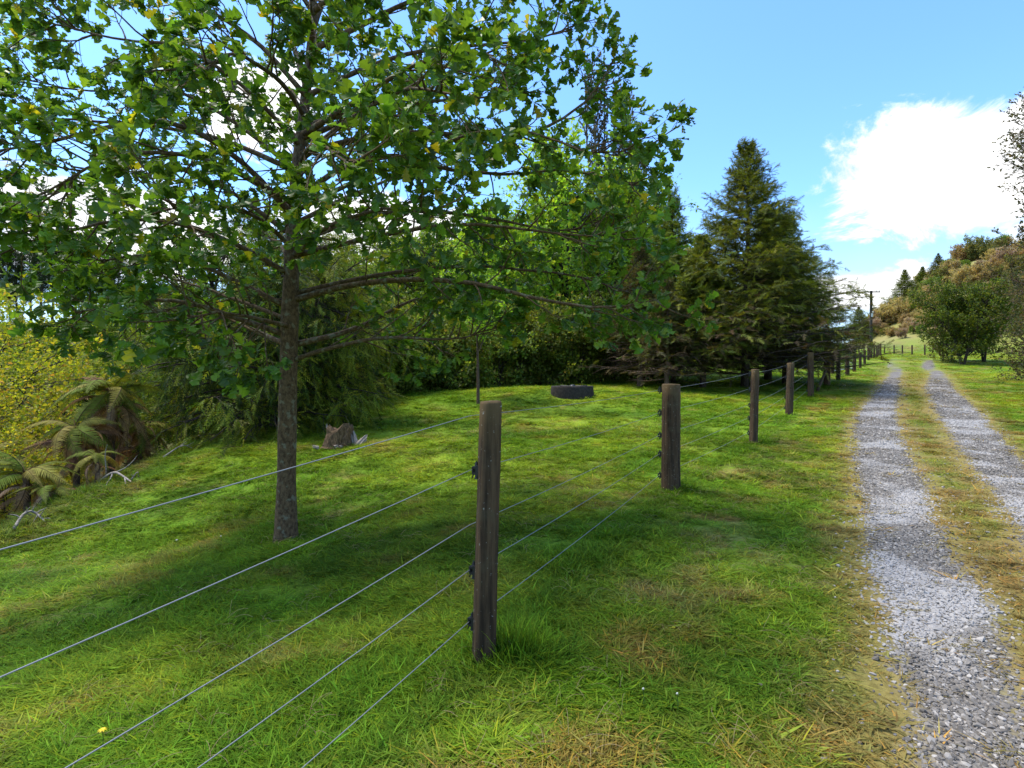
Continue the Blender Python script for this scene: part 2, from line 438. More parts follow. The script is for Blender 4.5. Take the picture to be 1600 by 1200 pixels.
M_LEAF = mat_leaf('leaf_foliage', .55, .5, .3)
M_FERN = mat_leaf('fern_foliage', .25, .75, .1)
M_OAK = mat_leaf('oak_leaf', .52, .42, .45)
M_NEEDLE = mat_leaf('needle_foliage', .32, .6, .2, .10)
M_GRASS = mat_leaf('grass_blade', .42, .7, .08, inst=True)
M_BARK = mat_bark('bark_grey_brown', (.062, .038, .018), (.155, .102, .050), (14, 14, 9), .7, (.17, .16, .10))
M_BARKD = mat_bark('bark_dark', (.022, .017, .013), (.075, .058, .042), (8, 8, 2.5), .6)
M_TWIG = mat_bark('dead_twig', (.11, .085, .06), (.22, .18, .135), (10, 10, 10), .3)
M_TWIGB = mat_bark('brown_twig', (.07, .045, .028), (.15, .10, .065), (10, 10, 10), .3)
M_GREYW = mat_bark('weathered_wood', (.16, .13, .10), (.36, .32, .27), (6, 6, 26), .6)
M_BLACK = mat_plain('black_plastic', (.012, .012, .013), .45)
M_WIRE = mat_plain('galvanised_wire', (.22, .23, .24), .6, .3)
M_STEEL = mat_plain('galvanised_steel', (.42, .43, .44), .5, .5)
M_CONC = mat_plain('weathered_concrete', (.042, .035, .029), .9, 0, .28, .2)
M_POLE = mat_bark('pole_wood', (.030, .025, .021), (.070, .058, .047), (20, 20, 1), .3)

def mat_post():
    m, nt, out = mat_new('tanalised_post_wood')
    tc = nn(nt, 'ShaderNodeTexCoord')
    mp = nn(nt, 'ShaderNodeMapping'); mp.inputs['Scale'].default_value = (38, 38, 2.2); nt.links.new(tc.outputs['Object'], mp.inputs[0])
    oi = nn(nt, 'ShaderNodeObjectInfo'); ad = nn(nt, 'ShaderNodeVectorMath'); ad.operation = 'ADD'
    cb = nn(nt, 'ShaderNodeCombineXYZ'); nt.links.new(mth(nt, 'MULTIPLY', oi.outputs['Random'], 50), cb.inputs[0])
    nt.links.new(mp.outputs[0], ad.inputs[0]); nt.links.new(cb.outputs[0], ad.inputs[1])
    def noi(vec, s, d=6, r=.6):
        n = nn(nt, 'ShaderNodeTexNoise'); n.inputs['Scale'].default_value = s; n.inputs['Detail'].default_value = d; n.inputs['Roughness'].default_value = r
        nt.links.new(vec, n.inputs['Vector']); return n.outputs[0]
    g = noi(ad.outputs[0], 1.0, 7, .65)
    c = mixc(nt, smooth(nt, g, .33, .68), (.026, .016, .009), (.100, .062, .032))
    big = noi(tc.outputs['Object'], 5.0, 4)
    c = mixc(nt, mth(nt, 'MULTIPLY', smooth(nt, big, .5, .68), .6), c, (.080, .066, .036))      # greyed, algae
    sep = nn(nt, 'ShaderNodeSeparateXYZ'); nt.links.new(tc.outputs['Object'], sep.inputs[0])
    top = smooth(nt, mth(nt, 'ADD', sep.outputs[2], mth(nt, 'MULTIPLY', big, .35)), 1.12, 1.42)
    c = mixc(nt, mth(nt, 'MULTIPLY', top, .55), c, (.14, .092, .035))
    sp = noi(tc.outputs['Object'], 62, 3, .5)
    c = mixc(nt, mth(nt, 'MULTIPLY', smooth(nt, sp, .66, .72), .7), c, (.33, .32, .27))          # lichen specks
    p = nn(nt, 'ShaderNodeBsdfPrincipled'); nt.links.new(c, p.inputs['Base Color']); p.inputs['Roughness'].default_value = .85; p.inputs['Specular IOR Level'].default_value = .2
    b = nn(nt, 'ShaderNodeBump'); b.inputs['Strength'].default_value = .7; b.inputs['Distance'].default_value = .008
    nt.links.new(g, b.inputs['Height']); nt.links.new(b.outputs[0], p.inputs['Normal']); nt.links.new(p.outputs[0], out.inputs[0])
    return m
M_POST = mat_post()

def mat_ground():
    m, nt, out = mat_new('paddock_ground')
    geo = nn(nt, 'ShaderNodeNewGeometry')
    def noi(s, d=6, r=.6):
        n = nn(nt, 'ShaderNodeTexNoise'); n.inputs['Scale'].default_value = s; n.inputs['Detail'].default_value = d; n.inputs['Roughness'].default_value = r
        nt.links.new(geo.outputs['Position'], n.inputs['Vector']); return n.outputs[0]
    base = attr(nt, 'Col').outputs[0]
    f1 = noi(26, 5, .7); f2 = noi(3.1, 5)
    c = mixc(nt, mth(nt, 'MULTIPLY', smooth(nt, f1, .42, .66), .55), base, mixc(nt, 1.0, base, (.42, .40, .35), 'MULTIPLY'))
    c = mixc(nt, mth(nt, 'MULTIPLY', smooth(nt, f2, .55, .75), .35), c, mixc(nt, 1.0, base, (1.3, 1.12, .9), 'MULTIPLY'))
    g = attr(nt, 'grav').outputs[2]
    gs = smooth(nt, mth(nt, 'ADD', g, mth(nt, 'MULTIPLY', mth(nt, 'SUBTRACT', noi(9, 5, .7), .5), .40)), -.10, .12)
    vo = nn(nt, 'ShaderNodeTexVoronoi'); vo.inputs['Scale'].default_value = 48; nt.links.new(geo.outputs['Position'], vo.inputs['Vector'])
    vs_ = nn(nt, 'ShaderNodeSeparateColor'); nt.links.new(vo.outputs['Color'], vs_.inputs[0])
    gc = mixc(nt, vs_.outputs[0], (.115, .102, .084), (.24, .215, .18))
    gc = mixc(nt, mth(nt, 'MULTIPLY', smooth(nt, noi(1.3, 4), .52, .70), .65), gc, (.40, .375, .34))       # fine pale dust
    c = mixc(nt, gs, c, gc)
    p = nn(nt, 'ShaderNodeBsdfPrincipled'); nt.links.new(c, p.inputs['Base Color']); p.inputs['Roughness'].default_value = .95; p.inputs['Specular IOR Level'].default_value = .1
    hgt = mixc(nt, gs, f1, vo.outputs['Distance'])
    b = nn(nt, 'ShaderNodeBump'); b.inputs['Strength'].default_value = .8; b.inputs['Distance'].default_value = .02
    nt.links.new(hgt, b.inputs['Height']); nt.links.new(b.outputs[0], p.inputs['Normal']); nt.links.new(p.outputs[0], out.inputs[0])
    return m
M_GROUND = mat_ground()

# ------------------------------------------------------------------ the ground, one sheet to the horizon
def build_ground():
    n = 340; k = 6.2
    s = np.linspace(-1, 1, n)
    xs = 2.4 + 620 * np.sinh(k * s) / np.sinh(k)
    ys = 4.6 + 620 * np.sinh(k * s) / np.sinh(k)
    X, Y = np.meshgrid(xs, ys)
    Z = H(X, Y)
    V = np.stack([X, Y, Z], -1).reshape(-1, 3)
    idx = np.arange(n * n).reshape(n, n)
    q = np.stack([idx[:-1, :-1], idx[:-1, 1:], idx[1:, 1:], idx[1:, :-1]], -1).reshape(-1, 4)
    col = ground_col(X, Y).reshape(-1, 3)
    me = mesh_np('ground', V, [q], M_GROUND, col, True, {'grav': np.clip(track_s(X, Y), -3, 1).ravel()})
    o = obj('ground', me); tag(o, 'grassy paddock and verge rising gently along a gravel drive', 'ground', kind='structure')
build_ground()

# ------------------------------------------------------------------ scattered stuff by geometry nodes
def instancer(name, pts, rot, scl, tint, protos, label, cat, wts=None):
    me = bpy.data.meshes.new(name); me.vertices.add(len(pts)); me.vertices.foreach_set('co', np.asarray(pts, np.float32).ravel())
    a = me.attributes.new('rot', 'FLOAT_VECTOR', 'POINT'); a.data.foreach_set('vector', np.asarray(rot, np.float32).ravel())
    a = me.attributes.new('scl', 'FLOAT_VECTOR', 'POINT'); a.data.foreach_set('vector', np.asarray(scl, np.float32).ravel())
    a = me.attributes.new('tint', 'FLOAT_COLOR', 'POINT'); c4 = np.ones((len(pts), 4), np.float32); c4[:, :3] = tint; a.data.foreach_set('color', c4.ravel())
    a = me.attributes.new('pid', 'INT', 'POINT'); a.data.foreach_set('value', np.random.default_rng(3).choice(len(protos), len(pts), p=wts).astype(np.int32))
    o = obj(name, me); tag(o, label, cat, kind='stuff')
    pc = bpy.data.collections.new(name + '_pieces')
    for i, pm in enumerate(protos): pc.objects.link(bpy.data.objects.new(name + '_piece%02d' % i, pm))
    ng = bpy.data.node_groups.new(name + '_scatter', 'GeometryNodeTree')
    ng.interface.new_socket('Geometry', in_out='INPUT', socket_type='NodeSocketGeometry')
    ng.interface.new_socket('Geometry', in_out='OUTPUT', socket_type='NodeSocketGeometry')
    gi = ng.nodes.new('NodeGroupInput'); go = ng.nodes.new('NodeGroupOutput')
    ci = ng.nodes.new('GeometryNodeCollectionInfo'); ci.inputs[0].default_value = pc; ci.inputs[1].default_value = True; ci.inputs[2].default_value = True
    ip = ng.nodes.new('GeometryNodeInstanceOnPoints'); ip.inputs['Pick Instance'].default_value = True
    def na(nm, t):
        x = ng.nodes.new('GeometryNodeInputNamedAttribute'); x.data_type = t; x.inputs[0].default_value = nm
        return [s for s in x.outputs if s.enabled and s.name == 'Attribute'][0]
    ng.links.new(gi.outputs[0], ip.inputs['Points']); ng.links.new(ci.outputs[0], ip.inputs['Instance'])
    ng.links.new(na('pid', 'INT'), ip.inputs['Instance Index'])
    e2r = ng.nodes.new('FunctionNodeEulerToRotation'); ng.links.new(na('rot', 'FLOAT_VECTOR'), e2r.inputs[0]); ng.links.new(e2r.outputs[0], ip.inputs['Rotation'])
    ng.links.new(na('scl', 'FLOAT_VECTOR'), ip.inputs['Scale'])
    ng.links.new(ip.outputs[0], go.inputs[0])
    md = o.modifiers.new('scatter', 'NODES'); md.node_group = ng
    return o

def tuft(seed, nb, rad, h, lean, w, dryp=.12):
    rg = np.random.default_rng(seed); V = []; Fq = []; Ft = []; C = []
    for i in range(nb):
        a = rg.uniform(0, 2 * np.pi); r = rad * math.sqrt(rg.uniform()); bx, by = r * math.cos(a), r * math.sin(a)
        d = a + rg.normal(0, .9); hh = h * rg.uniform(.55, 1.25); ln = lean * hh * rg.uniform(.3, 1.6)
        dx, dy = math.cos(d), math.sin(d); px, py = -dy, dx; ww = w * rg.uniform(.7, 1.3)
        b = len(V); col = (1.75, 1.25, .95) if rg.uniform() < dryp else tuple(np.array([1, 1, 1]) * rg.uniform(.65, 1.35) * np.array([rg.uniform(.85, 1.2), 1, 1]))
        for t, wf in ((0, 1), (.45, .85), (.8, .5)):
            q = ln * t * t * 1.0; z = hh * (t - .25 * lean * t * t * .5)
            V += [(bx + dx * q - px * ww * wf, by + dy * q - py * ww * wf, z - .004), (bx + dx * q + px * ww * wf, by + dy * q + py * ww * wf, z - .004)]
        V.append((bx + dx * ln, by + dy * ln, hh * (1 - .14 * lean)))
        C += [col] * 7
        Fq += [(b, b + 1, b + 3, b + 2), (b + 2, b + 3, b + 5, b + 4)]; Ft.append((b + 4, b + 5, b + 6))
    return mesh_np('tuft', np.array(V), [np.array(Fq), np.array(Ft)], M_GRASS, np.array(C), True)

def build_grass():
    rg = np.random.default_rng(11)
    pts = []; sc = []
    def sample(y0, y1, dens, base):
        # wedge a little wider than the view, in plan
        n = int((y1 * y1 - y0 * y0) * 1.12 * dens)
        y = np.sqrt(rg.uniform(y0 * y0, y1 * y1, n)); x = y * rg.uniform(-1.12, 1.12, n)
        return x, y, np.full(n, base)
    bands = [(.9, 3.4, 1500, 1.0), (3.4, 6, 800, 1.12), (6, 10, 340, 1.4), (10, 16, 130, 1.8), (16, 28, 42, 2.3), (28, 50, 12, 3.2), (50, 85, 3.0, 5.0)]
    X = []; Y = []; S = []
    for b in bands:
        x, y, s = sample(*b); X.append(x); Y.append(y); S.append(s)
    x = np.concatenate(X); y = np.concatenate(Y); s = np.concatenate(S)
    trk = track_s(x, y); ed = edge_d(x, y)
    right = sstep(x - fence_x(y), -.25, .25)
    mid = (x > np.interp(y, TL[:, 1], TL[:, 0])) & (x < np.interp(y, TR[:, 1], TR[:, 0]))
    keep = rg.uniform(0, 1, len(x)) < np.clip(1 - sstep(trk, -.45, .0) * .97, 0, 1) * np.where(mid & (y < 20), .55, 1) * (1 - sstep(ed, .2, 2.5) * .93 * (y < 40))
    bare = fbm(x * 2.1, y * 2.1, 61, 3)
    keep &= ~((bare > .66) & (rg.uniform(0, 1, len(x)) < .75))
    x, y, s, right, trk, mid, ed = (a[keep] for a in (x, y, s, right, trk, mid, ed))
    lush = sstep(fbm(x * .8, y * .8, 62, 3), .52, .68)
    under = np.exp(-((x - .2) ** 2) / 2)
    hgt = (.20 + .08 * rg.standard_normal(len(x)).clip(-1.5, 2.5)) * (1 - right) * (1 + 1.1 * lush) + right * (.22 + .07 * rg.standard_normal(len(x)))
    line = np.exp(-((x - fence_x(y) + .02) / .16) ** 2) * (y < 22)       # unmown under the wires
    hgt = hgt + line * .30
    for px, py in FENCE[:9]:
        hgt = hgt + 1.5 * np.exp(-((x - px - .13) ** 2 + (y - py - .05) ** 2) / (.15 ** 2))
    hgt = np.where(mid, .35, hgt); hgt = np.where(trk > -.35, hgt * .6, hgt)
    hgt = hgt * (1 + sstep(ed, -.6, .3) * .8)
    hgt = np.clip(hgt, .12, 2.6)
    col = ground_col(x, y)
    lushcol = np.maximum(line, lush * (1 - right) * .8)
    col = col + (np.array((.075, .165, .012)) - col) * (lushcol * .7)[:, None]
    col = col * (1 + .22 * rg.standard_normal((len(x), 1))).clip(.5, 1.7) * 1.12
    z = H(x, y)
    scl = np.stack([s * (.85 + .3 * rg.uniform(size=len(x))), s * (.85 + .3 * rg.uniform(size=len(x))), hgt * s ** .3], 1)
    rot = np.stack([rg.normal(0, .12, len(x)), rg.normal(0, .12, len(x)), rg.uniform(0, 6.28, len(x))], 1)
    protos = [tuft(i, 19, .058, .075, .9, .0023) for i in range(4)] + [tuft(9, 12, .05, .10, .6, .0030, .05), tuft(12, 22, .06, .05, 1.5, .0030, .25), tuft(13, 30, .065, .032, 2.0, .0042, .1), tuft(14, 9, .03, .050, 2.0, .0065, .0)]
    instancer('grass', np.stack([x, y, z], 1), rot, scl, col.clip(0, 1), protos, 'short green paddock and verge grass with drier patches', 'grass', [.14, .14, .14, .14, .14, .14, .14, .02])
    # straw wisps lying in the sward
    n = 5200
    yy = np.sqrt(rg.uniform(1.5, 150, n)); xx = yy * rg.uniform(-1.05, .9, n)
    k = (fbm(xx * 1.3, yy * 1.3, 71, 3) > .47) & (track_s(xx, yy) < -.2) & (edge_d(xx, yy) < .4); xx, yy = xx[k], yy[k]; n = len(xx)
    def straw(seed):
        r2 = np.random.default_rng(seed); L = []
        for j in range(3):
            a = r2.uniform(0, 6.28); p0 = np.array([r2.normal(0, .03), r2.normal(0, .03), .012]); d = np.array([math.cos(a), math.sin(a), r2.uniform(.0, .25)])
            q = np.array([-d[1], d[0], 0]) * r2.normal(0, .012)
            L.append(np.stack([p0 + d * t * .11 + q * math.sin(t * 2) + np.array([0, 0, .018 * math.sin(t * 3.1)]) for t in np.linspace(0, 1, 5)]))
        v, f = tubes(np.array(L), .0010, 3, 0, False)
        return mesh_np('straw', v, f, M_GRASS, np.ones((len(v), 3)), True)
    tin = np.array((.42, .33, .17)) * rg.uniform(.6, 1.25, (n, 1))
    sc_ = np.repeat(rg.uniform(.4, 1.1, (n, 1)), 3, 1)
    instancer('dry_straw', np.stack([xx, yy, H(xx, yy) + .018], 1), np.stack([rg.normal(0, .15, n), rg.normal(0, .15, n), rg.uniform(0, 6.28, n)], 1), sc_, tin,
              [straw(i) for i in range(4)], 'pale dry grass stalks lying in the green sward', 'dry grass')
build_grass()

def build_gravel():
    rg = np.random.default_rng(21)
    m, nt, out = mat_new('gravel_stone')
    c = attr(nt, 'tint', 'INSTANCER').outputs[0]
    p = nn(nt, 'ShaderNodeBsdfPrincipled'); nt.links.new(c, p.inputs['Base Color']); p.inputs['Roughness'].default_value = .85; p.inputs['Specular IOR Level'].default_value = .25
    nt.links.new(p.outputs[0], out.inputs[0])
    import bmesh
    protos = []
    for i in range(5):
        bm = bmesh.new(); bmesh.ops.create_icosphere(bm, subdivisions=1, radius=1)
        r2 = np.random.default_rng(i)
        for v in bm.verts: v.co = Vector((v.co.x * 1.25, v.co.y * .9, v.co.z * .62)) * float(r2.uniform(.68, 1.25))
        me = bpy.data.meshes.new('stone'); bm.to_mesh(me); bm.free(); me.materials.append(m); protos.append(me)
    n = 430000
    y = np.sqrt(rg.uniform(.8, 24 ** 2, n)) ** 1.0; y = 1.2 + (y - .9) * rg.uniform(0, 1, n) ** .7
    x = np.where(rg.uniform(size=n) < .6, np.interp(y, TL[:, 1], TL[:, 0]), np.interp(y, TR[:, 1], TR[:, 0])) + rg.normal(0, .34, n)
    s = track_s(x, y)
    prob = sstep(s, -.12, .12) + .10 * sstep(s, -.45, -.05) + .02 * sstep(s, -.9, -.3)
    k = (rg.uniform(size=n) < prob * np.clip(1.25 - y / 26, .15, 1) * .45); x, y, s = x[k], y[k], s[k]; n = len(x)
    size = (.0042 + .0030 * rg.gamma(1.6, .6, n)).clip(.004, .018) * (1 + .035 * y)
    dust = sstep(fbm(x * 1.6, y * 1.6, 81, 3), .5, .66)
    base = np.where(rg.uniform(size=(n, 1)) < .22, np.array([[.29, .262, .222]]), np.array([[.158, .140, .116]])) * rg.uniform(.65, 1.4, (n, 1))
    tin = base + (np.array((.40, .375, .34)) - base) * (dust * .65)[:, None]
    rot = np.stack([rg.normal(0, .35, n), rg.normal(0, .35, n), rg.uniform(0, 6.28, n)], 1)
    instancer('gravel', np.stack([x, y, H(x, y) + size * .25], 1), rot, np.repeat(size[:, None], 3, 1), tin.clip(0, 1), protos, 'loose grey crushed stone in the two wheel tracks', 'gravel')
build_gravel()

# ------------------------------------------------------------------ wire fence along the drive
def post_mesh(h, r, seed, square=.0, lean=(0, 0), slope=0.0):
    rg = np.random.default_rng(seed); sides = 16; zs = np.r_[-.25, np.linspace(0, h - .012, 9), h]
    V = []; prof = np.zeros(sides)
    for i in range(sides):
        a = i / sides * 2 * np.pi
        sq = 1 / max(abs(math.cos(a)), abs(math.sin(a)))
        prof[i] = (1 - square) + square * sq * .92
    prof *= 1 + .035 * rg.standard_normal(sides)
    for k, z in enumerate(zs):
        rr = r * (1.04 - .06 * z / h) * (.93 if k == len(zs) - 1 else 1)
        for i in range(sides):
            a = i / sides * 2 * np.pi; q = rr * prof[i] * (1 + .012 * rg.standard_normal())
            x = q * math.cos(a); y = q * math.sin(a)
            V.append((x + lean[0] * z / h, y + lean[1] * z / h, z + (slope * x if k > len(zs) - 3 else 0)))
    idx = np.arange(len(V)).reshape(len(zs), sides)
    q = np.stack([idx[:-1], np.roll(idx, -1, 1)[:-1], np.roll(idx, -1, 1)[1:], idx[1:]], -1).reshape(-1, 4)
    V.append((lean[0], lean[1], h + .004)); c = len(V) - 1
    t = np.array([(idx[-1, i], idx[-1, (i + 1) % sides], c) for i in range(sides)])
    me = mesh_np('post', np.array(V), [q, t], M_POST, None, True)
    return me

def insulator_mesh():
    import bmesh
    bm = bmesh.new()
    def box(cx, cy, cz, sx, sy, sz):
        r = bmesh.ops.create_cube(bm, size=1)
        for v in r['verts']: v.co = Vector((cx + v.co.x * sx, cy + v.co.y * sy, cz + v.co.z * sz))
    box(0, 0, 0, .016, .032, .050)                    # nail plate against the post
    box(-.016, 0, .015, .022, .024, .010); box(-.016, 0, -.015, .022, .024, .010)   # claws
    box(-.029, 0, 0, .008, .020, .034)
    for z in (.03, -.03):
        r = bmesh.ops.create_cone(bm, cap_ends=True, segments=8, radius1=.010, radius2=.006, depth=.02)
        for v in r['verts']: v.co = Vector((v.co.x - .012, v.co.y, v.co.z + z))
    r = bmesh.ops.create_cone(bm, cap_ends=True, segments=6, radius1=.003, radius2=.0025, depth=.085)
    for v in r['verts']: v.co = Vector((v.co.x - .023 + v.co.z * .3, v.co.y, v.co.z + .005))
    me = bpy.data.meshes.new('insulator'); bm.to_mesh(me); bm.free(); me.materials.append(M_BLACK); return me
INS = insulator_mesh()

def build_fence():
    ft = thing('wire_fence', 'five-wire paddock fence on dark weathered timber posts beside the gravel drive', 'fence', (float(FENCE[0][0]), float(FENCE[0][1]), Hs(*FENCE[0])))
    o0 = Vector(ft.location)
    nor = nrm(np.array([-FDIR[1], FDIR[0]]))          # paddock side
    wires_h = [1.17, .913, .657, .447, .206]
    nodes = []
    hb = Hs(*FBACK); nodes.append((FBACK[0], FBACK[1], hb, [h + hb - .03 for h in (1.13, .88, .62, .42, .19)]))
    plist = [(FBACK[0], FBACK[1], hb, 1.2)]
    for i, (u, vt, vb, Y) in enumerate(FPX):
        x, y = FENCE[i]; zb = Hs(x, y); ztop = CAMZ + (590 - vt) / 850 * Y
        h = max(.95, ztop - zb); k = h / 1.2
        nodes.append((x, y, zb, [zb + q * k for q in (1.13, .875, .62, .41, .17)]))
        plist.append((x, y, zb, h))
    for i, (x, y, zb, h) in enumerate(plist):
        near = i - 1
        r = {0: .051, 1: .098, 2: .056, 3: .068}.get(near, .078)
        if near == 5: r = .095
        me = post_mesh(h, r, 100 + i, {0: .75, 2: .6, 3: .3}.get(near, .12), {0: (.035, 0), 2: (.04, 0), 3: (.05, .0)}.get(near, (random.uniform(-.02, .03), 0)), {0: .06}.get(near, random.uniform(-.1, .1)))
        p = obj('post', me, ft, Vector((x, y, zb)) - o0, (0, 0, {0: .25}.get(near, random.uniform(0, 1.5) if near > 3 else .35)))
        rz = p.rotation_euler.z
        if near < 9:
            for j in range(5):
                if near == 0 and j in (0, 2): continue
                wz = nodes[i][3][j] - zb
                off = nor * (r * 1.03 + .006)
                q = obj('insulator', INS, p)
                c, s = math.cos(-rz), math.sin(-rz)
                le = wz / h
                lx = {0: .035, 2: .04, 3: .05}.get(near, 0) * le
                q.location = (off[0] * c - off[1] * s + lx, off[0] * s + off[1] * c, wz)
                q.rotation_euler = (0, 0, math.atan2(-nor[1], -nor[0]) - rz)
    for j in range(5):
        pl = []
        for i, (x, y, zb, hs) in enumerate(nodes):
            off = nor * ({2: .125, 0: .08, 1: .08, 3: .085}.get(i, .10))
            pl.append((x + off[0], y + off[1], hs[j]))
        pts = []
        for a, b in zip(pl[:-1], pl[1:]):
            for t in np.linspace(0, 1, 9)[:-1]:
                q = np.array(a) * (1 - t) + np.array(b) * t; q[2] -= .018 * 4 * t * (1 - t); pts.append(q)
        pts.append(np.array(pl[-1])); pts = np.array(pts) - np.array(o0)
        v, f = tubes(pts[None], .0018, 6); obj('wire', mesh_np('wire', v, f, M_WIRE), ft)
    # diagonal stay against the strainer post
    a = FENCE[4] * .35 + FENCE[5] * .65; b = FENCE[5]
    A = np.array([FENCE[4][0] * .62 + FENCE[5][0] * .38, FENCE[4][1] * .62 + FENCE[5][1] * .38, 0.]); A[2] = Hs(A[0], A[1]) + .05
    B = np.array([b[0], b[1], Hs(*b) + .62])
    v, f = tubes(resample([A, (A + B) / 2, B], 5, 0)[None] - np.array(o0), .045, 8); obj('stay', mesh_np('stay', v, f, M_POST), ft)
build_fence()

def build_cross_fence():
    px = [(1382, 537, 548, 72), (1397, 537, 550, 70), (1410, 538, 554, 66), (1425, 540, 556, 63), (1445, 544, 558, 60), (1468, 546, 560, 58)]
    x0 = (px[0][0] - 800) / 850 * px[0][3]; o0 = Vector((x0, px[0][3], Hs(x0, px[0][3])))
    t = thing('cross_fence', 'far short-post wire fence crossing the meadow beyond the end of the drive', 'fence', o0)
    tops = []
    for i, (u, a, b, Y) in enumerate(px):
        x = (u - 800) / 850 * Y; zb = Hs(x, Y); h = 1.15
        obj('post', post_mesh(h, .075, 300 + i, .2), t, Vector((x, Y, zb)) - o0); tops.append((x, Y, zb))
    for wz in (1.05, .75, .45):
        p = np.array([(x, y - .09, z + wz) for x, y, z in tops]) - np.array(o0)
        v, f = tubes(resample(p, 12, 0)[None], .004, 4); obj('wire', mesh_np('wire', v, f, M_WIRE), t)
    # side fence running off behind the pole
    px2 = [(1334, 543, 556, 70), (1342, 544, 555, 72), (1350, 544, 553, 74), (1356, 541, 552, 70)]
    x0 = (px2[0][0] - 800) / 850 * 70; o0 = Vector((x0, 70, Hs(x0, 70)))
    t = thing('side_fence', 'small distant wire fence near the foot of the power pole', 'fence', o0)
    tops = []
    for i, (u, a, b, Y) in enumerate(px2):
        x = (u - 800) / 850 * Y; zb = Hs(x, Y); obj('post', post_mesh(1.05, .07, 320 + i, .2), t, Vector((x, Y, zb)) - o0); tops.append((x, Y, zb))
    for wz in (.95, .55):
        p = np.array([(x, y - .09, z + wz) for x, y, z in tops]) - np.array(o0)
        v, f = tubes(resample(p, 8, 0)[None], .004, 4); obj('wire', mesh_np('wire', v, f, M_WIRE), t)
build_cross_fence()

def build_gate():
    A = np.array([(1303 - 800) / 850 * 28, 28.0]); B = np.array([(1337 - 800) / 850 * 31.8, 31.8])
    za = Hs(*A); o0 = Vector((A[0], A[1], za))
    t = thing('farm_gate', 'galvanised steel mesh farm gate hung on a timber post behind the fence', 'gate', o0)
    gp = obj('gate_post', post_mesh(1.4, .085, 350, .1), t, (-.14, -.12, 0))
    d = B - A; L = np.linalg.norm(d); d3 = np.array([d[0] / L, d[1] / L, (Hs(*B) - za) / L * .8])
    def pt(s, z): return d3 * s + np.array([0, 0, z])
    rails = np.array([[pt(0, z), pt(L, z)] for z in (.14, 1.2)] + [[pt(s, .14), pt(s, 1.2)] for s in (0.02, L * .5, L - .02)])
    v, f = tubes(rails, .024, 8); obj('gate_frame', mesh_np('gate_frame', v, f, M_STEEL), t)
    bars = np.array([[pt(s, .14), pt(s, 1.2)] for s in np.arange(.2, L, .2)] + [[pt(0, z), pt(L, z)] for z in (.3, .45, .62, .82)])
    v, f = tubes(bars, .006, 4); obj('mesh_infill', mesh_np('mesh_infill', v, f, M_STEEL), t)
build_gate()

def build_pole():
    Y = 66; x = (1361 - 800) / 850 * Y; zb = Hs(x, Y); top = CAMZ + (590 - 455) / 850 * Y; h = top - zb
    t = thing('power_pole', 'tall dark timber power pole with a single crossarm at the end of the drive', 'pole', (x, Y, zb))
    v, f = tubes(np.array([[(0, 0, -.4), (0, 0, h * .5), (.02, 0, h + .05)]]), np.array([[.19, .165, .135]]), 10); obj('pole', mesh_np('pole', v, f, M_POLE), t)
    import bmesh
    def box(name, c, s, mat, par=t):
        bm = bmesh.new(); bmesh.ops.create_cube(bm, size=1)
        for w in bm.verts: w.co = Vector((c[0] + w.co.x * s[0], c[1] + w.co.y * s[1], c[2] + w.co.z * s[2]))
        bmesh.ops.bevel(bm, geom=bm.edges[:], offset=min(s) * .12, segments=1, affect='EDGES')
        me = bpy.data.meshes.new(name); bm.to_mesh(me); bm.free(); me.materials.append(mat); return obj(name, me, par)
    box('crossarm', (.02, -.2, h - .12), (1.95, .11, .13), M_POLE)
    MW = mat_plain('porcelain', (.55, .55, .53), .4)
    for dx in (-.88, -.5, .5, .88):
        v, f = tubes(np.array([[(dx, -.2, h - .05), (dx, -.2, h + .03), (dx, -.2, h + .05), (dx, -.2, h + .12)]]), np.array([[.03, .03, .055, .035]]), 8)
        obj('pole_insulator', mesh_np('pole_insulator', v, f, MW), t)
    box('number_plate', (.0, -.19, h * .62), (.22, .03, .42), MW)
    box('fuse_bracket', (.1, -.2, h * .67), (.18, .10, .12), MW)
build_pole()

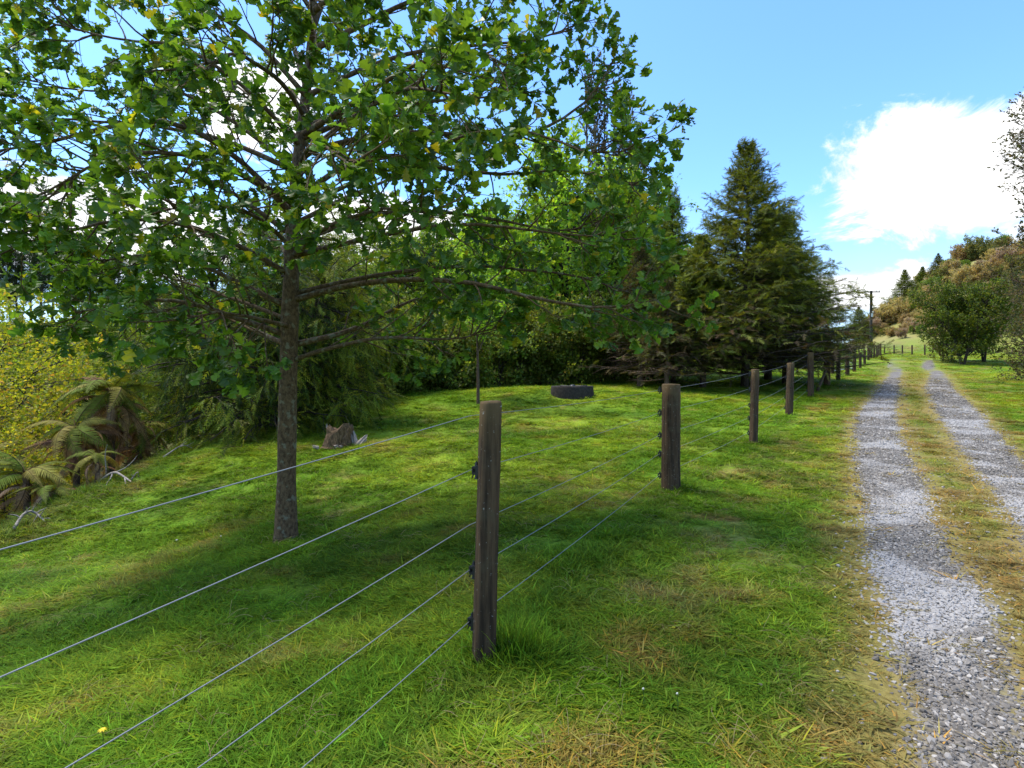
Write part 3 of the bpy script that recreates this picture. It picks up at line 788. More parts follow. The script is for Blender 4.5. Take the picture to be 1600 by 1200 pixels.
# ------------------------------------------------------------------ oak
OAKX, OAKY = (447 - 800) / 850 * 5.15, 5.15
def build_oak():
    rng = np.random.default_rng(5)
    zb = Hs(OAKX, OAKY); Y0 = OAKY
    root = np.array([OAKX, OAKY, zb])
    t = thing('oak_tree', 'young oak with slim brown trunk and broad lobed leaves inside the wire fence', 'tree', root)
    tr = resample([root + (0, 0, -.1), P(447, 800, Y0), P(449, 650, Y0), P(452, 520, Y0), P(456, 400, Y0), P(462, 280, Y0), P(478, 150, Y0 + .05), P(492, 0, Y0 + .1), P(488, -120, Y0 + .1), P(500, -260, Y0)], 40, 2)
    hz = np.linspace(0, 1, 40)
    rad = np.interp(hz, [0, .03, .1, .35, .45, .6, .8, 1], [.140, .102, .086, .078, .066, .048, .03, .012])
    rad = rad * (1 + .05 * np.sin(hz * 47) * (hz < .5) + .03 * rng.standard_normal(40))
    v, f = tubes((tr - root)[None], rad[None], 14)
    obj('trunk', mesh_np('trunk', v, f, M_BARK), t)
    # main limbs: bearing and distance of each bend
    L = []
    def limb(*p): L.append(resample([P(*q) for q in p], 14, 2))
    Y = Y0
    # right side
    limb((450, 565, Y), (520, 540, Y - .1), (600, 522, Y - .2), (690, 530, Y - .25), (770, 505, Y - .3))
    limb((452, 540, Y), (540, 520, Y + .3), (640, 470, Y + .7), (720, 455, Y + 1.1))
    limb((454, 470, Y), (560, 440, Y - .2), (720, 440, Y - .5), (870, 482, Y - .7), (970, 490, Y - .8), (1035, 478, Y - .85))
    limb((458, 380, Y), (580, 330, Y), (700, 320, Y + .1), (850, 350, Y + .2), (930, 340, Y + .2))
    limb((462, 330, Y), (600, 260, Y - .3), (760, 205, Y - .5), (850, 220, Y - .5), (930, 262, Y - .5), (1010, 240, Y - .45))
    limb((462, 310, Y), (580, 230, Y + .2), (700, 265, Y + .3), (800, 275, Y + .3), (895, 258, Y + .3), (1000, 285, Y + .3))
    limb((470, 240, Y), (620, 200, Y), (760, 215, Y), (860, 200, Y - .1), (930, 150, Y - .1), (972, 80, Y - .1))
    limb((474, 210, Y), (570, 150, Y - .5), (650, 100, Y - .9), (720, 85, Y - 1.1), (780, 90, Y - 1.2))
    limb((480, 150, Y), (600, 90, Y), (720, 70, Y), (840, 60, Y), (890, 30, Y))
    limb((485, 80, Y), (600, 20, Y + .1), (720, -30, Y + .2), (850, -20, Y + .3))
    limb((488, 20, Y), (600, -80, Y - .2), (730, -110, Y - .3), (840, -90, Y - .3))
    limb((460, 350, Y), (560, 300, Y + .7), (660, 260, Y + 1.5), (740, 230, Y + 2.0))
    limb((475, 200, Y), (580, 160, Y + .8), (690, 110, Y + 1.5))
    limb((470, 250, Y), (540, 190, Y - .8), (640, 150, Y - 1.5), (700, 180, Y - 1.9))
    limb((458, 400, Y), (520, 350, Y - .7), (610, 330, Y - 1.3), (660, 340, Y - 1.6))
    limb((455, 460, Y), (600, 425, Y + .1), (760, 412, Y + .1), (900, 430, Y), (985, 460, Y - .1))
    limb((457, 400, Y), (580, 370, Y - .3), (720, 350, Y - .5), (860, 370, Y - .6), (965, 372, Y - .6))
    limb((474, 215, Y), (600, 165, Y), (740, 150, Y - .1), (810, 130, Y - .2))
    # left side
    limb((462, 320, Y), (360, 260, Y - .7), (240, 230, Y - 1.2), (120, 250, Y - 1.5), (40, 300, Y - 1.6))
    limb((466, 270, Y), (340, 210, Y + .2), (200, 190, Y + .3), (80, 180, Y + .3), (10, 190, Y + .3))
    limb((451, 525, Y), (380, 500, Y - .2), (300, 470, Y - .4), (200, 470, Y - .5), (120, 490, Y - .5))
    limb((452, 510, Y), (400, 500, Y - .7), (330, 490, Y - 1.2), (270, 500, Y - 1.5))
    limb((452, 540, Y), (400, 520, Y + .5), (340, 490, Y + 1.0), (280, 490, Y + 1.3))
    limb((450, 480, Y), (370, 440, Y - .1), (280, 400, Y - .2), (190, 400, Y - .2), (110, 420, Y - .2))
    limb((451, 500, Y), (380, 470, Y + .3), (290, 440, Y + .7), (200, 420, Y + 1.0))
    limb((455, 430, Y), (350, 370, Y - .4), (240, 340, Y - .8), (120, 370, Y - 1.0), (30, 400, Y - 1.0))
    limb((458, 370, Y), (350, 290, Y), (230, 250, Y), (130, 290, Y), (20, 320, Y))
    limb((460, 340, Y), (380, 250, Y - .4), (280, 190, Y - .7), (180, 190, Y - .9), (60, 235, Y - 1.0), (-60, 250, Y - 1))
    limb((465, 270, Y), (370, 190, Y + .1), (260, 130, Y + .2), (140, 150, Y + .2), (30, 120, Y + .2))
    limb((470, 230, Y), (380, 130, Y - .4), (280, 70, Y - .6), (170, 60, Y - .7), (85, 40, Y - .7))
    limb((478, 150, Y), (400, 60, Y), (300, 0, Y), (180, -40, Y), (100, -20, Y))
    limb((488, 20, Y), (430, -80, Y), (330, -140, Y + .1), (220, -140, Y))
    limb((460, 330, Y), (380, 270, Y + .8), (290, 230, Y + 1.5), (200, 260, Y + 1.9))
    limb((470, 220, Y), (390, 150, Y + .8), (310, 100, Y + 1.5))
    limb((458, 390, Y), (400, 330, Y - .8), (330, 320, Y - 1.4), (260, 330, Y - 1.7))
    limb((475, 180, Y), (430, 110, Y - .8), (360, 80, Y - 1.5), (300, 110, Y - 1.9))
    # middle, towards and away, and the top above the picture
    limb((460, 340, Y), (470, 240, Y - .9), (500, 210, Y - 1.6), (560, 240, Y - 2.1))
    limb((485, 100, Y), (490, 0, Y - .7), (470, -60, Y - 1.4))
    limb((485, 60, Y), (520, -60, Y + .6), (560, -110, Y + 1.2))
    limb((495, -100, Y), (400, -240, Y + .2), (330, -290, Y + .3)); limb((498, -160, Y), (540, -300, Y), (560, -380, Y))
    limb((456, 430, Y), (440, 380, Y + .7), (400, 370, Y + 1.5)); limb((465, 280, Y), (480, 230, Y + .9), (500, 180, Y + 1.7))
    limb((480, 140, Y), (450, 40, Y + .7), (430, -40, Y + 1.4))
    L = np.array(L); n0 = len(L)
    L = L + np.cumsum(rng.standard_normal(L.shape) * .012, axis=1) * np.linspace(0, 1, 14)[None, :, None]
    r0 = np.linspace(.030, .006, 14)[None] * rng.uniform(.75, 1.15, (n0, 1))
    S, ts = child(L, 11, .20, 1.0, 48, .70, .06, .13, rng, 6, .45)
    E_, _ = child(L, 5, .82, 1.0, 40, .34, .04, .13, rng, 6, 0); S = np.concatenate([S, E_])
    r1 = np.linspace(.0085, .003, 6)[None] * np.ones((len(S), 1))
    T, tt = child(S, 3, .35, 1.0, 42, .30, .03, .16, rng, 4, .35)
    r2 = np.linspace(.0034, .0016, 4)[None] * np.ones((len(T), 1))
    obj('branches', tube_mesh('branches', [(L - root, r0, 7), (S - root, r1, 5), (T - root, r2, 3)], M_BARK), t)
    # leaves: rosettes at the twig tips, a few along the twigs
    tips = np.concatenate([T[:, -1], S[:, -1], L[:, -1]]); td = nrm(np.concatenate([T[:, -1] - T[:, -2], S[:, -1] - S[:, -2], L[:, -1] - L[:, -2]]))
    k = 8
    pos = np.repeat(tips, k, 0); ax = np.repeat(td, k, 0)
    side = nrm(rng.standard_normal(pos.shape)); ax = nrm(ax * .75 + side * .85 + np.array([0, 0, -.10]))
    p2, a2 = along(T, 1, .2, .95, rng); s2 = nrm(rng.standard_normal(p2.shape)); a2 = nrm(a2 * .5 + s2)
    pos = np.concatenate([pos, p2]); ax = np.concatenate([ax, a2])
    keep = rng.uniform(size=len(pos)) < .86
    pos, ax = pos[keep], ax[keep]; n = len(pos)
    nor = nrm(np.array([0, 0, 1.]) + .55 * rng.standard_normal((n, 3)))
    sc = rng.uniform(.072, .135, n) * rng.choice([1, 1, .75], n)
    cols = pal(rng, n, [(.080, .150, .015), (.115, .205, .019), (.165, .26, .024), (.34, .30, .02), (.055, .115, .018)], [.40, .32, .15, .03, .10])
    # leaves that show largest become parts of their own
    dcam = np.linalg.norm(pos - np.array([0, 0, CAMZ]), axis=1)
    u = pos[:, 0] / pos[:, 1] * 850 + 800; vv = 590 - (pos[:, 2] - CAMZ) / pos[:, 1] * 850
    vis = (u > 10) & (u < 1590) & (vv > 10) & (vv < 1190)
    score = np.where(vis, sc / dcam, 0); big = np.argsort(-score)[:300]
    rest = np.ones(n, bool); rest[big] = False
    tm = t_oak(1)
    fol = leaf_cloud('crown', pos[rest] - root, ax[rest], nor[rest], sc[rest], tm, cols[rest], M_OAK)
    crown = obj('crown', fol, t); crown['kind'] = 'stuff'
    vs_ = []
    for q in range(6):
        c = pal(rng, 1, [(.070, .14, .014), (.105, .19, .02)], [1, 1])[0]
        tv, tf = t_oak(20 + q); vs_.append(mesh_np('leaf', tv, tf, M_OAK, np.tile(c, (len(tv), 1)), False))
    for q, i in enumerate(big):
        y = ax[i] / np.linalg.norm(ax[i]); x = np.cross(y, nor[i]); x /= np.linalg.norm(x); z = np.cross(x, y)
        M = Matrix(((x[0], y[0], z[0], 0), (x[1], y[1], z[1], 0), (x[2], y[2], z[2], 0), (0, 0, 0, 1)))
        o = bpy.data.objects.new('leaf', vs_[q % 6]); COL.objects.link(o); o.parent = crown
        o.matrix_local = Matrix.Translation(Vector(pos[i] - root)) @ M @ Matrix.Scale(float(sc[i]), 4)
    print('oak leaves', n)
build_oak()

# ------------------------------------------------------------------ generic broadleaf tree / bush prototypes (built at the origin)
def broadleaf(seed, h, rad, trunk_r, nprim, nsec, ntw, nl, leaf, cols, wts, base=.15, stems=1, up=.05, ang=58, mat=None, bark=None, profile=None, leafw=.34, drop=.0, spreadstem=.25):
    rng = np.random.default_rng(seed)
    st = []
    for s in range(stems):
        a = rng.uniform(0, 6.28); d = spreadstem * rad * (stems > 1)
        st.append(resample([(.05 * s, 0, -.25), (d * .25 * math.cos(a), d * .25 * math.sin(a), h * .3), (d * .7 * math.cos(a) + rng.normal(0, .03 * h), d * .7 * math.sin(a), h * .65), (d * math.cos(a) + rng.normal(0, .03 * h), d * math.sin(a), h * rng.uniform(.88, .98))], 14, 1))
    st = np.array(st); r0 = np.linspace(trunk_r, trunk_r * .12, 14)[None].repeat(stems, 0) / math.sqrt(stems)
    prof = profile or (lambda q: np.sqrt(np.clip(1 - ((q - .45) / .60) ** 2, .03, 1)))
    Pm, _ = child(st, max(3, nprim // stems), base, .97, ang, rad, up, .09, rng, 8, 0, lambda p, d: prof(p[:, 2] / h))
    S, _ = child(Pm, nsec, .2, 1, 46, rad * .42, up * .6, .13, rng, 5, .4)
    T, _ = child(S, ntw, .2, 1, 46, rad * .17, -drop, .15, rng, 3, .3)
    rs = trunk_r * .30
    wood = tube_mesh('wood', [(st, r0, 8), (Pm, np.linspace(rs, rs * .2, 8)[None] * np.ones((len(Pm), 1)), 5), (S, np.linspace(rs * .25, rs * .08, 5)[None] * np.ones((len(S), 1)), 3)], bark or M_BARKD)
    p, a = along(T, nl, .1, 1.05, rng); n = len(p)
    p = p + rng.normal(0, leaf * .5, p.shape)
    a = nrm(a * .5 + nrm(rng.standard_normal((n, 3))) + np.array([0, 0, -drop * 2]))
    nor = nrm(np.array([0, 0, .8]) + .7 * rng.standard_normal((n, 3)))
    cl = pal(rng, n, cols, wts)
    # colour drifts from one bough to the next
    drift = fbm(p[:, 0] * 1.3 + seed, p[:, 2] * 1.3 + p[:, 1], 90, 2)
    cl = cl * (0.75 + .5 * drift)[:, None]
    fol = leaf_cloud('foliage', p, a, nor, leaf * rng.uniform(.7, 1.35, n), t_leaf(leafw), cl, mat or M_LEAF)
    return wood, fol

def place(name, proto, label, cat, x, y, s=1, rz=0, group=None, wname='trunk', fname='crown', sink=.05, zs=None):
    t = thing(name, label, cat, (x, y, Hs(x, y) - sink * s), rz, (s, s, s * (zs or 1)), group)
    obj(wname, proto[0], t); c = obj(fname, proto[1], t); return t

ALD = [(.165, .265, .024), (.215, .31, .030), (.115, .195, .018), (.27, .33, .04)]
alder = [broadleaf(31 + i, 10, 3.1, .20, 56, 8, 6, 4, .18, ALD, [4, 3, 3, 1], base=.10, up=.10) for i in range(3)]
LIM = [(.26, .38, .028), (.32, .43, .035), (.19, .30, .024)]
lime = broadleaf(41, 8.5, 2.8, .14, 56, 8, 6, 4, .155, LIM, [4, 3, 2], base=.16, up=.12)
SHR = [(.17, .24, .030), (.22, .27, .038), (.12, .17, .024), (.26, .23, .06)]
shrub = [broadleaf(51 + i, 2.6, 1.7, .06, 36, 7, 6, 5, .10, SHR, [4, 3, 3, 1], base=.05, stems=4, up=.04) for i in range(2)]
YEL = [(.31, .33, .024), (.42, .38, .032), (.21, .27, .02), (.38, .25, .045)]
yellow = [broadleaf(61 + i, 3.6, 2.0, .06, 44, 8, 6, 4, .08, YEL, [5, 3, 3, 1], base=.06, stems=4, up=.02, ang=66) for i in range(2)]

def at(u, Y): return (u - 800) / 850 * Y, Y
GA = 'light green trees in the gully behind the paddock'
for i, (u, Y, k, s) in enumerate([(505, 28, 0, .80), (575, 27, 1, .84), (650, 29, 2, .95), (700, 27.5, 0, .86), (822, 25.5, 1, .80), (1000, 28, 2, .90), (930, 27, 0, .80),
                                  (770, 31, 2, 1.05), (880, 32, 1, 1.12), (420, 30, 2, .78), (340, 27, 0, .66)]):
    x, y = at(u, Y)
    place('alder_tree', alder[k], 'leafy light green tree growing in the gully beyond the paddock rise', 'tree', x, y, s, i * 1.3, GA)
x, y = at(885, 23.2); place('lime_green_tree', lime, 'bright lime green tree with airy crown behind the round concrete trough', 'tree', x, y, 1.22, .6)
x, y = at(770, 23.0); place('lime_green_tree', lime, 'bright lime green tree rising behind the thin-stemmed sapling', 'tree', x, y, 1.0, 2.6)
x, y = at(962, 24.6); place('lime_green_tree', lime, 'bright lime green tree between the trough and the slender fir', 'tree', x, y, 1.02, 4.4)
# thin stemmed sapling on the rise
x, y = at(747, 13.6)
sap = broadleaf(45, 3.1, 1.15, .048, 22, 6, 4, 4, .085, LIM, [3, 2, 3], base=.48, up=.14, bark=M_TWIGB)
place('sapling', sap, 'thin straight-stemmed sapling on the grassy rise left of the concrete trough', 'tree', x, y, 1.0, 1)
GS = 'understorey shrubs along the far paddock edge'
rs_ = np.random.default_rng(8)
for i in range(26):
    u = 440 + i * 23.5 + rs_.uniform(-8, 8); Y = np.interp(u, [440, 560, 700, 850, 1030], [14.0, 16.2, 18.2, 19.8, 21.6]) + rs_.uniform(-.2, 1.8)
    x, y = at(u, Y); place('shrub', shrub[i % 2], 'tangled olive green shrub along the far edge of the paddock', 'shrub', x, y, rs_.uniform(.85, 1.35), i * 2.1, GS, 'stems', 'foliage')
GB = 'back row of trees across the gully'
for i in range(13):
    u = 235 + i * 68 + rs_.uniform(-14, 14); Y = rs_.uniform(36, 44); x, y = at(u, Y)
    vt = np.interp(u, [230, 420, 560, 700, 900, 1050], [455, 430, 400, 370, 350, 380]) + rs_.uniform(-12, 16)
    sc = (CAMZ + (590 - vt) / 850 * Y - Hs(x, y)) / 9.8
    place('background_tree', alder[i % 3], 'soft green tree in the back row across the gully', 'tree', x, y, sc, i * 1.1, GB)
GY = 'yellow-green shrubs down the bank'
for i, (u, Y, k, s) in enumerate([(5, 11.5, 0, 1.08), (-80, 9.5, 1, .9), (48, 14.5, 1, 1.0), (-30, 16, 0, 1.4), (62, 12.5, 1, .62), (20, 9, 0, .5), (62, 10.2, 1, .42)]):
    x, y = at(u, Y); place('yellow_shrub', yellow[k], 'yellow-green fine leaved shrub on the bank below the paddock', 'shrub', x, y, s, i * 1.7, GY, 'stems', 'foliage')
GM = 'mid green bushes beyond the ferns'
for i, (u, Y, s) in enumerate([(150, 14.5, 1.15), (205, 15.5, 1.25), (165, 20, 1.8), (215, 23, 2.0), (275, 19, 1.5), (130, 27, 1.9), (190, 30, 2.2), (75, 34, 1.9), (20, 38, 1.9), (150, 42, 2.4), (255, 36, 2.6)]):
    x, y = at(u, Y); place('gully_bush', alder[i % 3], 'soft mid green bush in the gully behind the tree ferns', 'bush', x, y, .29 * s, i * 2.2, GM, 'stems', 'foliage')
MAN = [(.085, .075, .035), (.12, .09, .045), (.06, .065, .025)]
manuka = broadleaf(71, 3.4, 1.1, .08, 34, 6, 5, 5, .07, MAN, [3, 2, 2], base=.08, stems=3, up=.25, ang=38)
x, y = at(95, 24); place('manuka_bush', manuka, 'narrow brownish bush behind the yellow-green shrubs', 'bush', x, y, 1.25, 0, None, 'stems', 'foliage')

# ------------------------------------------------------------------ firs
def fir(seed, h, rmax, nb, dead=.30, cols=None, sp=4, trunk_r=.15, dense=1.0):
    rng = np.random.default_rng(seed)
    tr = np.stack([np.cumsum(rng.normal(0, .006 * h, 16)) * .5, np.cumsum(rng.normal(0, .006 * h, 16)) * .5, np.linspace(-.2, h, 16)], 1)[None]
    r0 = np.linspace(trunk_r, .012, 16)[None]
    t = np.sort(rng.uniform(.09, .985, nb) ** .92); z = t * h
    cx = np.interp(z, tr[0, :, 2], tr[0, :, 0]); cy = np.interp(z, tr[0, :, 2], tr[0, :, 1])
    az = np.arange(nb) * 2.4 + rng.normal(0, .4, nb)
    L = rmax * np.clip((1 - t) ** 1.18, .012, 1) * np.where(t < .2, .75 + t * 1.25, 1) * rng.uniform(.70, 1.18, nb) + .12
    d = np.stack([np.cos(az), np.sin(az), np.zeros(nb)], 1)
    s = np.linspace(0, 1, 8); dr = np.interp(t, [0, .35, .8, 1], [.16, .10, -.25, -1.0]) + rng.normal(0, .06, nb)
    B = np.zeros((nb, 8, 3)); B[:, :, :] = np.stack([cx, cy, z], 1)[:, None]
    side = np.stack([-np.sin(az), np.cos(az), np.zeros(nb)], 1); cur = rng.normal(0, .08, nb)
    B += d[:, None] * (L[:, None] * s)[..., None] + side[:, None] * (L[:, None] * cur[:, None] * s ** 2)[..., None]
    B[:, :, 2] += L[:, None] * (-dr[:, None] * s * 1.2 + (np.abs(dr[:, None]) * .75 + .07) * s ** 2)
    # flat side shoots, alternating left and right
    nk = 13
    tk = (np.arange(nk)[None] + rng.uniform(0, 1, (nb, nk))) / nk * .86 + .14
    f = tk * 7; i = np.clip(f.astype(int), 0, 6); fr = (f - i)[..., None]; rows = np.arange(nb)[:, None]
    p0 = B[rows, i] * (1 - fr) + B[rows, i + 1] * fr; tn = nrm(B[rows, i + 1] - B[rows, i])
    sgn = np.where(np.arange(nk) % 2 == 0, 1, -1)[None, :, None]
    dd = nrm(tn * .75 + side[:, None] * sgn * .85 + rng.normal(0, .16, (nb, nk, 3)))
    ll = (L[:, None] * .40 * (1 - .55 * tk) * rng.uniform(.6, 1.25, (nb, nk)) + .08)
    s4 = np.linspace(0, 1, 4)
    C = p0[:, :, None] + dd[:, :, None] * (ll[..., None] * s4)[..., None]
    C[..., 2] -= ll[..., None] * .22 * s4 ** 2
    hz = np.repeat((p0[..., 2] / h).ravel(), 1); C = C.reshape(-1, 4, 3); inn = tk.ravel()
    wood = tube_mesh('wood', [(tr, r0, 10), (B, np.linspace(.030, .006, 8)[None] * (L / rmax)[:, None] + .003, 5), (C, np.linspace(.007, .003, 4)[None] * np.ones((len(C), 1)), 3)], M_BARKD if dead < .5 else M_TWIGB)
    deadp = sstep(-(hz - .02 * rng.standard_normal(len(hz))), -dead, -dead * .35) * .86
    deadp = np.maximum(deadp, sstep(-inn, -.35, -.1) * .7)
    live = rng.uniform(size=len(C)) > deadp
    live &= rng.uniform(size=len(C)) < dense
    Cl = C[live]; p, a = along(Cl, sp, .0, .95, rng)
    pb, ab = along(B, 4, .55, 1.0, rng); keepb = np.repeat(t, 4) > dead; p = np.concatenate([p, pb[keepb]]); a = np.concatenate([a, ab[keepb]])
    pt, at_ = along(tr, 26, .70, .97, rng); p = np.concatenate([p, pt]); a = np.concatenate([a, nrm(at_ * .4 + rng.standard_normal(at_.shape) * .6)])
    n = len(p)
    a = nrm(a + .42 * rng.standard_normal((n, 3)) + np.array([0, 0, .05]))
    nor = nrm(np.array([0, 0, 1.]) + .5 * rng.standard_normal((n, 3)))
    cl = pal(rng, n, cols or FC, [4, 3, 1.6, 3])
    q = p[:, 2] / h
    br = rng.uniform(size=n) < sstep(-q, -.40, -.12) * .65
    cl[br] = pal(rng, br.sum(), [(.11, .075, .03), (.09, .08, .025)], [1, 1])
    fol = leaf_cloud('needles', p, a, nor, rng.uniform(.16, .30, n) * (.75 + .05 * h * .5) * (1 - .55 * sstep(q, .55, 1.0)) * 1.22, t_spray(6, .42, .06, .1, 48, seed), cl, M_NEEDLE)
    return wood, fol
FC = [(.120, .155, .018), (.165, .200, .020), (.22, .24, .026), (.080, .108, .016)]
fir_a = fir(1, 8.6, 5.0, 320, .22, FC, 5)
fir_b = fir(2, 6.2, 3.3, 230, .26, [(.125, .165, .020), (.17, .205, .024), (.21, .235, .03), (.08, .11, .018)], 6)
fir_c = fir(3, 7.8, 2.7, 170, .30, [(.13, .175, .026), (.18, .22, .032), (.10, .135, .022)], 5, .12, .8)
fir_d = fir(4, 4.8, 2.1, 130, .50, [(.085, .105, .022), (.12, .10, .035)], 4, .12, .7)
def fplace(pr, lab, u, Y, s, rz, grp=None):
    x, y = at(u, Y); return place('fir_tree', pr, lab, 'conifer', x, y, s, rz, grp, 'trunk', 'crown')
fplace(fir_a, 'tallest dark green fir of the clump beside the wire fence', 1163, 18.2, .94, .4)
fplace(fir_b, 'broad lower fir on the drive side of the conifer clump', 1228, 20.0, .98, 1.2)
fplace(fir_c, 'slender sparse-topped fir on the gully side of the conifer clump', 1052, 20.5, .92, 2.2)
fplace(fir_d, 'small fir with bare brown lower branches at the gully end of the conifer clump', 1000, 18.8, 1.0, .3)
fplace(fir_b, 'fir with brown under-branches between the slender fir and the tallest fir', 1098, 18.0, .80, 3.4)
fplace(fir_b, 'back fir of the conifer clump, half hidden behind the tallest', 1200, 22.5, 1.12, 4.4)
fplace(fir_d, 'low twiggy brown fir under the front of the conifer clump', 1042, 17.0, .72, 2.5)
# young conifers on the skyline of the scrub hill
GR = 'young conifers on the scrub hill skyline'
for i, (u, vt, Y, pr) in enumerate([(1413, 412, 120, fir_a), (1441, 404, 124, fir_b), (1466, 396, 126, fir_a), (1494, 393, 128, fir_c), (1527, 400, 130, fir_c), (1342, 480, 108, fir_a)]):
    x, y = at(u, Y); zb = Hs(x, y); top = CAMZ + (590 - vt) / 850 * Y
    hh = {id(fir_a): 8.6, id(fir_b): 6.2, id(fir_c): 7.8}[id(pr)]
    s = max(.5, (top - zb) / hh)
    place('ridge_conifer', pr, 'small dark conifer standing on the skyline of the scrub hill', 'conifer', x, y, min(s, 1.1), i, GR)
# pines far left
def pine(seed):
    rng = np.random.default_rng(seed); h = 17
    tr = np.stack([np.cumsum(rng.normal(0, .08, 16)), np.cumsum(rng.normal(0, .08, 16)), np.linspace(-.5, h, 16)], 1)[None]
    B, _ = child(tr, 60, .30, .99, 72, 2.8, .10, .08, rng, 6, .45)
    S, _ = child(B, 6, .35, 1, 45, .9, .12, .15, rng, 4, .3)
    wood = tube_mesh('wood', [(tr, np.linspace(.26, .04, 16)[None], 8), (B, np.linspace(.05, .015, 6)[None] * np.ones((len(B), 1)), 4)], M_BARKD)
    p, a = along(S, 7, .2, 1.05, rng); n = len(p); a = nrm(a + .7 * rng.standard_normal((n, 3))); nor = nrm(rng.standard_normal((n, 3)))
    fol = leaf_cloud('needles', p, a, nor, rng.uniform(.5, .85, n), t_spray(4, .5, .08, .1, 40, seed), pal(rng, n, [(.032, .055, .022), (.048, .075, .026)], [1, 1]), M_NEEDLE)
    return wood, fol
pines = [pine(81), pine(82)]
rngp = np.random.default_rng(6)
for i in range(17):
    u = -90 + i * 17 + rngp.uniform(-6, 6); Y = rngp.uniform(72, 88); x, y = at(u, Y)
    vt = np.interp(u, [-90, 0, 40, 90, 130, 200], [390, 392, 380, 362, 372, 410]) + rngp.uniform(-8, 14)
    s = (CAMZ + (590 - vt) / 850 * Y - Hs(x, y)) / 17
    place('pine_tree', pines[i % 2], 'tall dark pine with bare lower trunk in the stand on the far hill', 'pine', x, y, s, i * 1.9, 'pines on the far hill')

# ------------------------------------------------------------------ drooping golden cypress behind the oak
def build_cypress():
    rng = np.random.default_rng(15)
    x, y = at(392, 11.4); zb = Hs(x, y); h = 4.4
    t = thing('cypress_tree', 'dark drooping cypress with golden green outer sprays at the top of the bank', 'conifer', (x, y, zb - .05))
    st = np.array([resample([(.3, .0, -.3), (.0, 0, .7), (-.55, .1, 1.8), (-1.0, .1, 3.6)], 14, 2), resample([(.42, .1, -.3), (.5, .1, .9), (.45, .15, 2.2), (.4, .1, 4.3)], 14, 2),
                   resample([(.3, .2, -.3), (.6, .2, .6), (1.1, .1, 1.7), (1.5, .1, 3.3)], 14, 2)])
    B, tb = child(st, 80, .12, .98, 74, 2.45, -.05, .07, rng, 8, .40)
    S, _ = child(B, 9, .30, 1.0, 48, .85, -.16, .10, rng, 5, .25)
    wood = tube_mesh('wood', [(st, np.linspace(.12, .03, 14)[None].repeat(3, 0), 10), (B, np.linspace(.026, .006, 8)[None] * np.ones((len(B), 1)), 5), (S, np.linspace(.006, .002, 5)[None] * np.ones((len(S), 1)), 3)], M_BARKD)
    obj('trunk', wood, t)
    p, a = along(S, 9, .1, 1.0, rng); n = len(p)
    a = nrm(a + .40 * rng.standard_normal((n, 3)) + np.array([0, 0, -.40])); nor = nrm(np.array([0, 0, .6]) + .8 * rng.standard_normal((n, 3)))
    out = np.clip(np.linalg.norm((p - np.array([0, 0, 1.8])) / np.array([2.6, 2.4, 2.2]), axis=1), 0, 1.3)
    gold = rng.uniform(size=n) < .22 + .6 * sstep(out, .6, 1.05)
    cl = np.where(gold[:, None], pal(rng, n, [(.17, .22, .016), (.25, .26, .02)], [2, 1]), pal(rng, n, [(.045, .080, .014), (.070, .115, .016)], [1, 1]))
    low = p[:, 2] > -.25
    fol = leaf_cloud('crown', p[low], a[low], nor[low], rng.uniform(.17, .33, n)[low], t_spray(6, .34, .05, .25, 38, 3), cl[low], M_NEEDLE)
    obj('crown', fol, t)
    # second one further along
    x, y = at(560, 14.5)
    t2 = thing('cypress_tree', 'smaller cypress half hidden behind the oak, beyond the stump', 'conifer', (x - .9, y, Hs(x - .9, y) - .2), 2.0, .78)
    obj('trunk', wood, t2); obj('crown', fol, t2)
build_cypress()

# ------------------------------------------------------------------ tall spindly bare tree, wispy tree at the right edge
def build_spindly():
    rng = np.random.default_rng(25)
    x, y = at(955, 26); zb = Hs(x, y)
    tops = [(925, 98), (945, 118), (960, 150), (985, 155), (975, 190), (1000, 210), (915, 130), (935, 160), (968, 230), (990, 250)]
    st = []
    for i, (u, v) in enumerate(tops):
        tp = P(u, v, 26 + rng.uniform(-.6, .6)) - np.array([x, y, zb]); b = np.array([(u - 955) * .006, rng.uniform(-.3, .3), -.3])
        st.append(resample([b, (b[0] + tp[0]) / 2 * .8 + np.zeros(3) + np.array([0, b[1], tp[2] * .4]), np.array([tp[0] * .92, b[1], tp[2] * .75]), tp], 16, 2))
    st = np.array(st) + rng.normal(0, .03, (len(st), 16, 3))
    t = thing('bare_tree', 'tall spindly half-dead tree with upright grey stems behind the lime green tree', 'tree', (x, y, zb))
    B, tb = child(st, 60, .30, 1.0, 24, 1.15, .10, .07, rng, 5, .45)
    S, _ = child(B, 6, .2, 1.0, 32, .34, .06, .12, rng, 3, .3)
    wood = tube_mesh('wood', [(st, np.linspace(.085, .022, 16)[None].repeat(len(st), 0), 6), (B, np.linspace(.020, .010, 5)[None] * np.ones((len(B), 1)), 3), (S, np.linspace(.010, .007, 3)[None] * np.ones((len(S), 1)), 3)], M_TWIG)
    obj('stems', wood, t)
    p, a = along(S, 4, .2, 1, rng); q = p[:, 2] / 14
    k = rng.uniform(size=len(p)) < np.interp(q, [.3, .5, .75, 1], [.95, .55, .55, .75]); p, a = p[k], a[k]; n = len(p)
    fol = leaf_cloud('foliage', p, nrm(a + .5 * rng.standard_normal((n, 3))), nrm(rng.standard_normal((n, 3))), rng.uniform(.10, .18, n), t_leaf(.3), pal(rng, n, [(.10, .085, .045), (.075, .080, .035), (.13, .11, .07)], [2, 2, 1]), M_LEAF)
    obj('foliage', fol, t)
build_spindly()

